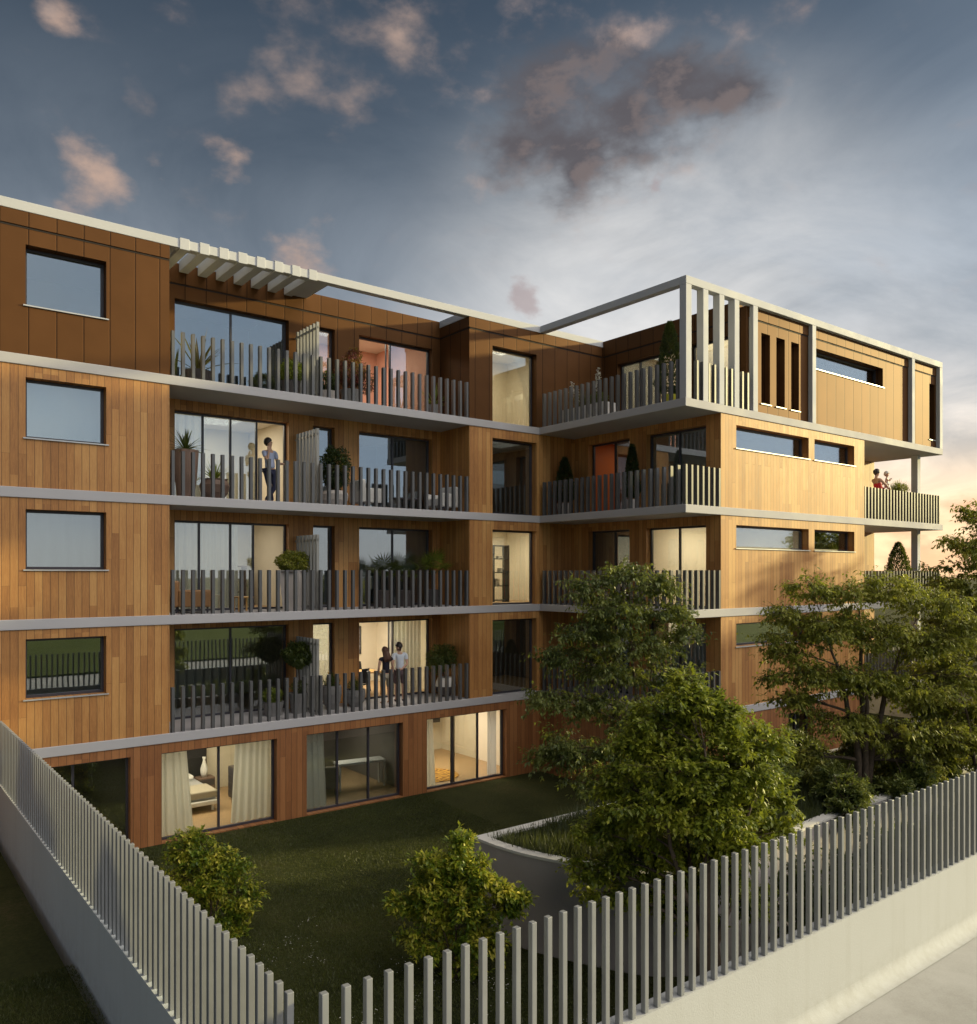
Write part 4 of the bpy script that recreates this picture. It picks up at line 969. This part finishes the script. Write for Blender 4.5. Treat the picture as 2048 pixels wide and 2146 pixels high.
picture('framed dark photograph on the wall of the lit second floor wing room', (24.49, 16.1, z2+1.5), 1.0, .7, 'X', 'photo_print')
picture('tall green and yellow print on the wall behind the man on the phone', (atY(546, 26.3), 26.29, z3+1.35), .8, 1.6, 'Y', 'green_print')
picture('dark framed print on the dining room wall behind the couple', (14.2, 26.29, z1+1.5), .9, 1.0, 'Y', 'picture_print')
picture('large dark framed print on the bedroom wall', (atY(452, 25), 24.99, 1.75), .7, .5, 'Y', 'picture_print')
# curtains
def curtain_at(label, x0, x1, y, z0, z1, flare=0, group=None, mat='curtain', amp=.045, wl=.17):
    m_ = MB(); n = max(12, int((x1-x0)/.018)); rows = 5; vs = []
    for j in range(rows+1):
        f = j/rows; z = z1+(z0-z1)*f
        for i in range(n+1):
            g = i/n; x = x0+(x1-x0+flare*f)*g if flare >= 0 else x0+flare*f*(1-g)+(x1-x0)*g
            vs.append((x, y+amp*math.sin(g*(x1-x0)/wl*2*math.pi+.5*math.sin(g*9)+f*.3)*(.6+.4*f), z))
    fs = [(j*(n+1)+i, j*(n+1)+i+1, (j+1)*(n+1)+i+1, (j+1)*(n+1)+i) for j in range(rows) for i in range(n)]
    m_.add(vs, fs); o = m_.build('curtain', mat, None, smooth=True); tag(o, label, 'curtain', group)
yc = YF+.46
curtain_at('cream curtain at the left of the lit bedroom garden door', D1[0]+.05, D1[0]+.72, yc, .04, 2.3, .2)
curtain_at('cream curtain at the right of the lit bedroom garden door', D1[1]-.95, D1[1]+.0, yc, .04, 2.3, -.12)
curtain_at('cream curtain at the left of the dark middle garden door', D2[0]+.02, D2[0]+.72, yc, .04, 2.3, .12)
curtain_at('thin cream curtain at the left of the garden door with the orange rug', D3[0]+.02, D3[0]+.5, yc, .04, 2.3, .1)
curtain_at('bunched cream curtain beside the open leaf of the garden door', D3[1]-.42, D3[1]-.05, yc, .04, 2.3, 0, wl=.09)
for z, lab in ((z3, 'pale blind drawn behind the third floor window at the left'), (z2, 'sheer net curtain drawn behind the second floor window at the left')):
    curtain_at(lab, LW[0]-.1, LW[1]+.1, yc+.02, z+(.9 if z == z2 else 1.0), z+2.5, 0, None, 'curtain', .004 if z == z3 else .03, .3)
curtain_at('sheer curtain behind the left panes of the second floor balcony door', BW[0]+.05, BW[0]+1.9, YR+.5, z2+.03, z2+2.5, 0, wl=.2)
curtain_at('sheer curtain behind the left panes of the third floor balcony door', BW[0]+.05, BW[0]+.95, YR+.5, z3+.03, z3+2.5, 0, wl=.2)
curtain_at('sheer curtain inside the right panes of the lit first floor door', DW[1]-1.3, DW[1]-.1, YR+.5, z1+.03, z1+2.5, 0, wl=.15)
# bedroom
T = thing('bed', 'double bed with grey bedspread inside the lit ground floor bedroom', 'bed', (7.35, 23.7, .03))
bxs('bed_frame', 'white_paint', T, [(-.85, .85, -1.1, 1.05, .18, .3)], .02)
for s in (-1, 1):
    for q in (-1, 1): bxs('leg', 'white_paint', T, [(s*.7-.03, s*.7+.03, q*.95-.03, q*.95+.03, 0, .179)], 0)
bxs('mattress', 'linen_grey', T, [(-.8, .8, -1.0, 1.0, .301, .52)], .06); bxs('bedspread', 'beige_cloth', T, [(-.83, .83, -1.03, -.1, .36, .55)], .04)
for s in (-1, 1): bxs('pillow', 'white_paint', T, [(s*.4-.3, s*.4+.3, .55, .95, .522, .66)], .06)
bxs('headboard', 'black_paint', T, [(-1.25, 1.25, 1.1, 1.18, .1, 1.35)], .01)
T = thing('nightstand', 'small dark nightstand beside the bed', 'nightstand', (8.45, 24.55, .03)); bxs('cabinet', 'pot_brown', T, [(-.25, .25, -.2, .2, .05, .5)]); bxs('drawer', 'pot_dark', T, [(-.22, .22, -.215, -.201, .28, .46)], .002)
m_ = MB(); m_.lathe([(.07, 0), (.1, .12), (.11, .26), (.05, .42), (.035, .52), (.055, .6)], 8.42, 24.5, .531, 20); tag(m_.build('vase', 'white_paint', None, smooth=True), 'tall white vase standing on the nightstand', 'vase')
T = thing('dresser', 'dark chest of drawers against the right wall of the bedroom', 'dresser', (9.05, 23.0, .03)); bxs('cabinet', 'pot_dark', T, [(-.24, .3, -.6, .6, .06, .95)])
for k in range(4): bxs('drawer', 'frame_dark', T, [(-.256, -.241, -.57, .57, .1+k*.21, .29+k*.21)], .002)
table('long pale console table inside the dark middle garden room', (12.45, 22.4, .03), 1.5, .5, .82, 'white_paint', 'console_table', 'table', .05, math.radians(-8), .07)
armchair('dark low armchair inside the dark middle garden room', (11.35, 22.5, .03), math.radians(150), 'inner_dark')
m_ = MB(); m_.lathe([(.92, 0), (.93, .008), (.92, .016)], n=48); o = m_.build('rug', 'rug_mat', None); o.location = (14.95, 22.3, .031); tag(o, 'round orange and brown swirl patterned rug on the ground floor', 'rug')
T = thing('television', 'black wall mounted screen inside the open garden door', 'television', (16.7, 24.96, 1.45)); bxs('screen', 'black_paint', T, [(-.42, .42, -.08, -.02, -.3, .3)], .01); bxs('bracket', 'frame_dark', T, [(-.1, .1, -.0195, 0, -.1, .1)], 0)
T = thing('whiteboard', 'large white panel on the back wall of the room with the orange rug', 'wall panel', (14.6, 24.98, 1.4)); bxs('panel', 'white_paint', T, [(-.95, .95, -.035, -.005, -.55, .6)], .005); bxs('ledge', 'table_oak', T, [(-1.0, 1.0, -.12, -.005, -.62, -.56)], .003)
T = thing('sofa', 'low beige sofa inside the lit third floor room', 'sofa', (7.6, 24.6, z3)); bxs('seat', 'beige_cloth', T, [(-.9, .9, -.4, .3, .12, .42)], .05); bxs('backrest', 'beige_cloth', T, [(-.9, .9, .302, .5, .12, .8)], .05)
T = thing('sofa', 'low grey sofa inside the lit second floor room', 'sofa', (7.4, 24.9, z2)); bxs('seat', 'linen_grey', T, [(-.9, .9, -.4, .3, .12, .42)], .05); bxs('backrest', 'linen_grey', T, [(-.9, .9, .302, .5, .12, .8)], .05)
# ================================================================== PEOPLE
def skin(name, verts, edges, mat, parent, sub=2):
    """verts: (x,y,z,r) ; grown with a Skin modifier and baked to a mesh"""
    me = bpy.data.meshes.new(name); me.from_pydata([v[:3] for v in verts], edges, []); me.update()
    o = bpy.data.objects.new(name, me); COL.objects.link(o)
    s = o.modifiers.new('s', 'SKIN'); s.use_smooth_shade = True; s.branch_smoothing = .6
    d = o.modifiers.new('d', 'SUBSURF'); d.levels = sub
    sv = me.skin_vertices[0].data if me.skin_vertices else None
    if sv is None:
        bm = bmesh.new(); bm.from_mesh(me); bm.verts.layers.skin.verify(); bm.to_mesh(me); bm.free(); sv = me.skin_vertices[0].data
    for i, v in enumerate(verts):
        sv[i].radius = (v[3], v[3] if len(v) < 5 else v[4]); sv[i].use_root = (i == 0)
    dg = bpy.context.evaluated_depsgraph_get(); dg.update()
    nm = bpy.data.meshes.new_from_object(o.evaluated_get(dg)); nm.name = name
    bpy.data.objects.remove(o); nm.materials.clear(); nm.materials.append(M[mat])
    ob = bpy.data.objects.new(name, nm); COL.objects.link(ob); ob.parent = parent
    return ob
def V3(a): return Vector(a)
def person(label, loc, rz, J, h, hair, clothes, group=None, hs=1.0, hairlen=0, bun=False):
    """J: joints in metres for a 1.8 m figure facing -y"""
    T = thing('person', label, 'person', loc, group, rz); T.scale = (h/1.8,)*3
    vs = []; es = []
    def a(p, r, par=None):
        vs.append(tuple(p)+(r,)); i = len(vs)-1
        if par is not None: es.append((par, i))
        return i
    pel = a(J['pelvis'], .125); wa = a(J['waist'], .115, pel); ch = a(J['chest'], .135, wa); ub = a(J['upper'], .10, ch); nk = a(J['neck'], .052, ub)
    hd = V3(J['head']); n0 = V3(J['neck']); up = (hd-n0).normalized()
    fd = V3(J.get('face', (0, -1, 0))).normalized(); fd = (fd-up*fd.dot(up)).normalized()
    jaw = a(hd-up*.06*hs+fd*.02, .066*hs, nk); mid = a(hd+up*.01, .086*hs, jaw); crown = a(hd+up*.075*hs, .068*hs, mid)
    lists = {}
    for s in ('L', 'R'):
        sg = 1 if s == 'L' else -1
        sh, el, wr, hn = (V3(J[k+s]) for k in ('sh', 'el', 'wr', 'hand'))
        i = a(sh, .058, ub); m1 = a((sh+el)/2, .048, i); i = a(el, .038, m1); i2 = a((el+wr)/2, .036, i); i = a(wr, .026, i2)
        dr = (hn-wr).normalized(); sd_ = dr.cross(V3((.2, .9, .3))).normalized(); pn = dr.cross(sd_)
        pm_ = a(wr+dr*.055, .03, i)
        for k in range(4):                      # four fingers, bent and unequal
            b0 = wr+dr*.085+sd_*(.024-.016*k); L = (.06, .07, .066, .052)[k]
            f1 = a(b0, .009, pm_); f2 = a(b0+dr*L*.55+pn*.008, .008, f1); a(b0+dr*L*.9+pn*.03, .0065, f2)
        t1 = a(wr+dr*.045+sd_*.038, .010, pm_); a(wr+dr*.08+sd_*.055+pn*.01, .0075, t1)
        hp, kn, an, ft = (V3(J[k+s]) for k in ('hip', 'kn', 'an', 'toe'))
        i = a(hp, .088, pel); j = a((hp+kn)/2, .072, i); i = a(kn, .055, j); j = a(kn*.6+an*.4, .056, i); i = a(an, .038, j); a(ft, .03, i)
        lists[s] = (sh, el, wr, hp, kn, an, ft)
    body = skin('body', vs, es, 'skin', T)
    # facial features, ears
    right = up.cross(fd).normalized()
    fm = MB(); c0 = hd+up*.005
    fm.tube([c0+fd*.075+up*.03, c0+fd*.098, c0+fd*.088-up*.012], [.007, .013, .009], 6)
    for s in (-1, 1): fm.tube([c0+right*s*.08+up*.025, c0+right*s*.088-up*.03], [.014, .009], 6)
    fo = fm.build('face', 'skin', T, smooth=True, world=False)
    em = MB()
    for s in (-1, 1): em.tube([c0+fd*.074+right*s*.031+up*.022, c0+fd*.084+right*s*.031+up*.022], [.009, .006], 6)
    em.build('eye', 'hair_dark', fo, world=False)
    mm = MB(); mm.tube([c0+fd*.08-up*.048+right*.022, c0+fd*.088-up*.046, c0+fd*.08-up*.048-right*.022], [.003, .006, .003], 5); mm.build('mouth', 'inner_blush', fo, world=False)
    # hair cap
    hv = []; hf = []; n, mrow = 18, 9
    for j in range(mrow+1):
        th = math.pi*.64*j/mrow
        for i in range(n):
            ph = 2*math.pi*i/n; front = math.cos(ph)
            t2 = th*(1-.42*max(0, front)) + (0 if hairlen == 0 else 0)
            rr = (.114+.006*math.sin(i*2.3+j))*hs
            p = c0+up*.022+fd*(math.cos(ph)*math.sin(t2)*rr*1.0-.02)+right*(math.sin(ph)*math.sin(t2)*rr*.92)+up*(math.cos(t2)*rr*1.12)
            hv.append(p)
    for j in range(mrow):
        for i in range(n): hf.append((j*n+i, j*n+(i+1) % n, (j+1)*n+(i+1) % n, (j+1)*n+i))
    hm = MB(); hm.add(hv, hf)
    if hairlen: 
        for k in range(7):
            s = (k-3)/3; q = c0+right*s*.07-fd*(.05+.03*(1-abs(s)))
            hm.tube([q+up*.05, q-up*.08-fd*.02, q-up*(hairlen*.7)-fd*.05+right*s*.02, q-up*hairlen-fd*.03+right*s*.02], [.035, .045, .042, .015], 7)
    else: hm.tube([c0-fd*.045*hs+up*.05*hs, c0-fd*.055*hs-up*.01*hs, c0-fd*.045*hs-up*.075*hs], [.07*hs, .068*hs, .04*hs], 10)
    if bun: hm.tube([c0-fd*.09+up*.03, c0-fd*.12+up*.035, c0-fd*.16+up*.03], [.035, .05, .03], 8)
    hm.build('hair', hair, T, smooth=True, world=False)
    for kind, mat in clothes:
        v2 = []; e2 = []
        def b(p, r, par=None):
            v2.append(tuple(p)+(r,)); i = len(v2)-1
            if par is not None: e2.append((par, i))
            return i
        P, Wp, C, U = (V3(J[k]) for k in ('pelvis', 'waist', 'chest', 'upper'))
        if kind in ('shirt', 'top', 'dress'):
            r = b(P+V3((0, 0, -.0)), .15); w = b(Wp, .138 if kind == 'shirt' else .122, r); c = b(C, .156 if kind == 'shirt' else .142, w); u_ = b(U, .108, c) if kind != 'dress' else c
            if kind != 'dress':
                for s in 'LR':
                    sh, el = lists[s][0], lists[s][1]
                    i = b(sh, .073, u_); b(sh.lerp(el, .62 if kind == 'shirt' else .3), .064, i)
            else:
                t2 = b(C+(U-C)*.45, .138, c); k1 = b(P-V3((0, 0, .3)), .2, r); b(P-V3((0, 0, .6)), .23, k1)
        elif kind in ('trousers', 'shorts', 'skirt'):
            r = b(P+V3((0, 0, .03)), .142)
            for s in 'LR':
                _, _, _, hp, kn, an, ft = lists[s]
                i = b(hp, .103, r); j = b((hp+kn)/2, .088, i)
                if kind == 'trousers': i = b(kn, .07, j); j = b(kn*.5+an*.5, .065, i); b(an+V3((0, 0, .03)), .052, j)
                else: b(kn+V3((0, 0, .02)), .088 if kind == 'shorts' else .085, j)
        if v2: skin(kind, v2, e2, mat, T)
        if kind == 'shoes':
            for s in 'LR':
                an, ft = lists[s][5], lists[s][6]
                skin('shoe', [tuple(an+V3((0, .02, -.045)))+(.045,), tuple((an+ft)/2+V3((0, 0, -.015)))+(.045,), tuple(ft)+(.04,)], [(0, 1), (1, 2)], mat, T, 1)
    return T
base = dict(pelvis=(0, 0, .95), waist=(0, 0, 1.08), chest=(0, .0, 1.27), upper=(0, .01, 1.42), neck=(0, 0, 1.53), head=(0, -.015, 1.66),
            shL=(.19, 0, 1.43), elL=(.25, .02, 1.14), wrL=(.24, -.06, .9), handL=(.23, -.1, .8), shR=(-.19, 0, 1.43), elR=(-.25, .02, 1.14), wrR=(-.24, -.06, .9), handR=(-.23, -.1, .8),
            hipL=(.1, 0, .88), knL=(.11, -.02, .49), anL=(.11, .02, .09), toeL=(.13, -.13, .04), hipR=(-.1, 0, .88), knR=(-.11, -.02, .49), anR=(-.11, .02, .09), toeR=(-.13, -.13, .04))
# man on the phone, one leg crossed, leaning in the open door (his own right hand at the ear)
J = dict(base, waist=(.0, 0, 1.08), chest=(-.02, 0, 1.27), upper=(-.03, .0, 1.42), neck=(-.035, -.01, 1.53), head=(-.06, -.03, 1.66), face=(.6, -.75, .2),
         shR=(-.21, 0, 1.42), elR=(-.19, -.16, 1.17), wrR=(-.13, -.14, 1.45), handR=(-.11, -.11, 1.57), elL=(.27, .03, 1.15), wrL=(.34, -.2, 1.12), handL=(.42, -.28, 1.17), shL=(.16, 0, 1.42),
         knL=(.12, -.05, .5), anL=(-.10, .06, .09), toeL=(-.2, -.04, .04), knR=(.0, .02, .48), anR=(.13, .08, .09), toeR=(.16, -.08, .04))
person('man in a light blue shirt and dark jeans phoning in an open doorway', (atY(566, 22.0), 22.0, z3), math.radians(12), J, 1.86, 'hair_dark', [('shirt', 'shirt_blue'), ('trousers', 'jeans'), ('shoes', 'shoe_dark')])
# couple seen from behind, facing the door
J = dict(base, head=(.02, -.02, 1.66), face=(-.2, -1, -.1), elL=(.27, .03, 1.14), wrL=(.2, -.12, .96), handL=(.14, -.2, .92))
person('long haired woman in a black top and beige shorts, seen from behind', (atY(809, 21.35), 21.35, z1), math.radians(178), J, 1.70, 'hair_brown', [('top', 'black_cloth'), ('shorts', 'beige_cloth')], hairlen=.34)
J = dict(base, head=(.02, -.05, 1.65), face=(.75, -.7, -.3), elR=(-.2, .1, 1.14), wrR=(.0, .2, 1.0), handR=(.1, .22, 1.0), shL=(.19, 0, 1.43), elL=(.26, .14, 1.14), wrL=(.36, .26, .95), handL=(.43, .28, .93))
person('man in a white T-shirt and plaid shorts with an arm around the woman', (atY(838, 21.5), 21.5, z1), math.radians(165), J, 1.80, 'hair_dark', [('shirt', 'shirt_white'), ('shorts', 'plaid_cloth'), ('shoes', 'shoe_dark')])
# woman in red leaning back with the baby, profile to the right
J = dict(base, pelvis=(0, -.05, .95), waist=(0, -.0, 1.08), chest=(0, .07, 1.26), upper=(0, .11, 1.40), neck=(0, .12, 1.51), head=(0, .09, 1.64), face=(0, -1, .05),
         shL=(.17, .11, 1.41), elL=(.2, -.12, 1.2), wrL=(.1, -.3, 1.3), handL=(.04, -.36, 1.36), shR=(-.17, .11, 1.41), elR=(-.2, -.16, 1.18), wrR=(-.06, -.34, 1.12), handR=(.0, -.4, 1.14))
px = atY(1843, 15.05)
person('woman in a red strappy dress holding a baby on the end balcony', (px-.02, 15.05, z3), math.radians(72), J, 1.88, 'hair_dark', [('dress', 'red_cloth')], bun=True)
J = dict(base, pelvis=(0, 0, .45), waist=(0, 0, .58), chest=(0, 0, .74), upper=(0, 0, .9), neck=(0, 0, 1.0), head=(0, 0, 1.16), face=(-.4, -1, 0),
         shL=(.17, 0, .9), elL=(.26, -.08, .72), wrL=(.2, -.2, .8), handL=(.14, -.26, .86), shR=(-.17, 0, .9), elR=(-.26, -.08, .72), wrR=(-.2, -.2, .8), handR=(-.14, -.26, .86),
         hipL=(.1, 0, .4), knL=(.14, -.2, .22), anL=(.14, -.12, .0), toeL=(.15, -.2, -.05), hipR=(-.1, 0, .4), knR=(-.14, -.2, .22), anR=(-.14, -.12, .0), toeR=(-.15, -.2, -.05))
person('baby in white with a white sun hat held by the woman in red', (px+.36, 14.95, z3+1.05), math.radians(20), J, 1.0, 'white_paint', [('shirt', 'white_paint'), ('shorts', 'white_paint')], hs=1.55)
# ================================================================== SKY, SUN, CAMERA
BR = 2.1
SUN_AZ = math.radians(70.0)      # from -y towards +x
SUN_EL = math.radians(13.0)
sd = Vector((math.sin(SUN_AZ)*math.cos(SUN_EL), -math.cos(SUN_AZ)*math.cos(SUN_EL), math.sin(SUN_EL)))
l = bpy.data.lights.new('sun', 'SUN'); l.energy = 4.2; l.angle = math.radians(2.0); l.color = (1, .84, .38)
so = bpy.data.objects.new('sun', l); COL.objects.link(so); so.rotation_euler = (-sd).to_track_quat('-Z', 'Y').to_euler()
so.location = (40, -10, 30)
W = bpy.data.worlds.new('World'); SC.world = W; W.use_nodes = True
t = W.node_tree; t.nodes.clear()
sky = nd(t, 'ShaderNodeTexSky', None, sky_type='NISHITA', sun_disc=False)
sky.sun_elevation = SUN_EL; sky.sun_rotation = math.pi/2+ (math.pi/2-SUN_AZ); sky.air_density = 1.0; sky.dust_density = 2.5; sky.ozone_density = 1.6; sky.altitude = 50
dv = nd(t, 'ShaderNodeTexCoord').outputs['Generated']
xyz = nd(t, 'ShaderNodeSeparateXYZ', {0: dv})
zc = mt(t, 'MAXIMUM', xyz.outputs[2], .0)
def pdir(u, v):
    a = (u-1024)/FOC; d = Vector((FX+RX*a, FY+RY*a, (1201-v)/FOC)); return d.normalized()

den = mt(t, 'ADD', zc, .12)
pl = nd(t, 'ShaderNodeCombineXYZ', {0: mt(t, 'DIVIDE', xyz.outputs[0], den), 1: mt(t, 'DIVIDE', xyz.outputs[1], den), 2: 0.0}).outputs[0]
base = vm(t, 'SCALE', sky.outputs[0]); base.node.inputs['Scale'].default_value = .042
base = mix(t, .5, base, vm(t, 'MULTIPLY', nd(t, 'ShaderNodeRGBToBW', {0: base}).outputs[0], (.62, 1.0, 1.48)))
# high thin veil, brighter towards the horizon and towards the low sun
sdot = vm(t, 'DOT_PRODUCT', dv, tuple(Vector((.93, .36, 0)).normalized()), out=1)
ax_ = vm(t, 'DOT_PRODUCT', dv, (.75, .66, 0), out=1)
wv = vm(t, 'ADD', vm(t, 'MULTIPLY', pl, (.7, .95, 1)), (3.1, 1.7, 0))
wisp = noise(t, wv, 1.1, 7, .58, dist=.9)
el = mt(t, 'SUBTRACT', 1.0, mrange(t, zc, .02, .60, 0, 1))
az_ = mrange(t, sdot, .15, .95, .18, 1.0)
veil = mt(t, 'MULTIPLY', mt(t, 'POWER', el, 1.35), az_)
veil = mt(t, 'MULTIPLY', veil, mrange(t, wisp, .34, .62, .45, 1.35), clamp=True)
warm = mrange(t, zc, .02, .34, 0, 1, True)
veilcol = mix(t, warm, (1.12, .92, .70), (.58, .63, .69))
c0 = mix(t, mt(t, 'MULTIPLY', veil, .95, clamp=True), base, veilcol)
gd = vm(t, 'DISTANCE', dv, tuple(pdir(1400, 770)), out=1)
gl = mt(t, 'MULTIPLY', mrange(t, gd, .04, .38, 1, 0, True), mrange(t, noise(t, vm(t, 'MULTIPLY', dv, (1, 1, 2.2)), 3.2, 8, .6, dist=.7), .34, .62, .35, 1.0), clamp=True)
c0 = mix(t, mt(t, 'MULTIPLY', gl, .88), c0, (.76, .74, .715))
low = mt(t, 'MULTIPLY', mrange(t, zc, .0, .17, 1, 0, True), mrange(t, sdot, .6, .95, 0, 1))
c0 = mix(t, mt(t, 'MULTIPLY', low, .75), c0, (1.2, .78, .38))
dvw = vm(t, 'ADD', dv, vm(t, 'SCALE', vm(t, 'SUBTRACT', noise(t, dv, 8.0, 4, .5, out=1), (.5, .5, .5))))
dvw.node.inputs[0].links[0].from_node
sc_n = [n for n in t.nodes if n.bl_idname == 'ShaderNodeVectorMath' and n.operation == 'SCALE'][-1]; sc_n.inputs['Scale'].default_value = .045
dz = vm(t, 'MULTIPLY', dv, (1, 1, 1.7))
det_o = noise(t, vm(t, 'ADD', dz, tuple(Vector((RX, RY, 0))*.012+Vector((0, 0, -.02)))), 15.0, 9, .56)
det = noise(t, dz, 15.0, 9, .56); det2 = noise(t, dv, 10.0, 7, .62)
def cloud(c, blobs, lit, dark, thr, soft, amp, op=.8, bodyk=.5):
    g = None
    for (u, v, r) in blobs:
        k = vm(t, 'DISTANCE', dvw, tuple(pdir(u, v)), out=1)
        gg = mrange(t, k, 0.0, r*1.9, 1.0, 0.0)
        g = gg if g is None else nd(t, 'ShaderNodeMath', {0: g, 1: gg, 2: .25}, operation='SMOOTH_MAX').outputs[0]
    m_ = mrange(t, mt(t, 'ADD', g, mt(t, 'MULTIPLY', mt(t, 'SUBTRACT', det, .5), amp)), thr, thr+soft, 0, 1, True)
    m_ = mt(t, 'MULTIPLY', m_, mrange(t, g, .0, .3, 0, 1, True))
    body = mrange(t, mt(t, 'ADD', mt(t, 'MULTIPLY', det2, 1.3), mt(t, 'MULTIPLY', g, bodyk)), .95, 1.3, 0, 1, True)
    sh = mrange(t, mt(t, 'SUBTRACT', det, det_o), -.12, .16, 0, 1, True)
    body = mt(t, 'SUBTRACT', mt(t, 'ADD', body, .14), mt(t, 'MULTIPLY', sh, .32), clamp=True)
    return mix(t, mt(t, 'MULTIPLY', m_, op), c, mix(t, body, lit, dark))
c1 = cloud(c0, [(690, 120, .055), (640, 165, .045), (740, 205, .03), (560, 175, .03), (490, 185, .028), (290, 178, .022), (390, 140, .014), (850, 95, .028), (620, 40, .05), (580, 90, .04)], (.36, .265, .22), (.15, .145, .16), .42, 1.15, 2.2, .8)
c1 = cloud(c1, [(205, 395, .034), (640, 530, .038), (330, 322, .016), (500, 322, .022), (110, 30, .016)], (.46, .32, .25), (.27, .22, .205), .42, 1.0, 2.4, .9)
c1 = cloud(c1, [(1160, 250, .075), (1230, 300, .06), (1090, 290, .045), (1300, 235, .06), (1420, 190, .05), (1540, 190, .034)], (.42, .31, .265), (.09, .083, .092), .20, .8, 1.7, .97, 1.4)
c1 = cloud(c1, [(1100, 620, .022), (1390, 380, .010)], (.34, .27, .27), (.24, .20, .22), .42, .4, 2.0, .7)
c1 = cloud(c1, [(1930, 1125, .05), (1880, 1160, .04), (2060, 1140, .05)], (.80, .40, .22), (.62, .32, .2), .4, .5, 1.8, .6)
c2 = mix(t, mrange(t, xyz.outputs[2], -.02, 0, 0, 1), (.10, .09, .08), c1)
# unseen bright sky added high behind the viewer as ambient fill, blue-grey below it
back = vm(t, 'DOT_PRODUCT', dv, (.55, -.835, 0), out=1)
bk = mrange(t, mt(t, 'SUBTRACT', back, mt(t, 'MULTIPLY', zc, -.35)), .36, .85, 0, 1, True)
wb = noise(t, dv, 3.5, 5, .6)
bcol = mix(t, mrange(t, zc, .30, .62, 0, 1, True), mix(t, mrange(t, wb, .4, .65), (.40, .50, .62), (.55, .62, .68)), (BR*1.15, BR*1.05, BR*.92))
bcol = mix(t, mrange(t, zc, .0, .14, 0, 1, True), (.60, .60, .58), bcol)
c3 = mix(t, mt(t, 'MULTIPLY', bk, .9), c2, bcol)
bg = nd(t, 'ShaderNodeBackground', {0: c3, 1: 1.0})
nd(t, 'ShaderNodeOutputWorld', {0: bg.outputs[0]})
cam = bpy.data.cameras.new('camera'); co = bpy.data.objects.new('camera', cam); COL.objects.link(co)
co.location = (0, 0, H); co.rotation_euler = (math.pi/2, 0, -math.atan2(FX, FY))
cam.sensor_fit = 'HORIZONTAL'; cam.sensor_width = 36; cam.lens = 36*FOC/2048; cam.shift_y = 128/2048
cam.clip_end = 3000; cam.clip_start = .1
SC.camera = co
SC.view_settings.view_transform = 'Standard'; SC.view_settings.look = 'None'; SC.view_settings.gamma = 1; SC.view_settings.exposure = .35
SC.cycles.max_bounces = 8; SC.cycles.diffuse_bounces = 3; SC.cycles.glossy_bounces = 4; SC.cycles.transparent_max_bounces = 16; SC.cycles.transmission_bounces = 4
SC.cycles.caustics_reflective = False; SC.cycles.caustics_refractive = False; SC.cycles.sample_clamp_indirect = 6
SC.cycles.use_denoising = True; SC.cycles.use_adaptive_sampling = True; SC.cycles.adaptive_threshold = .01
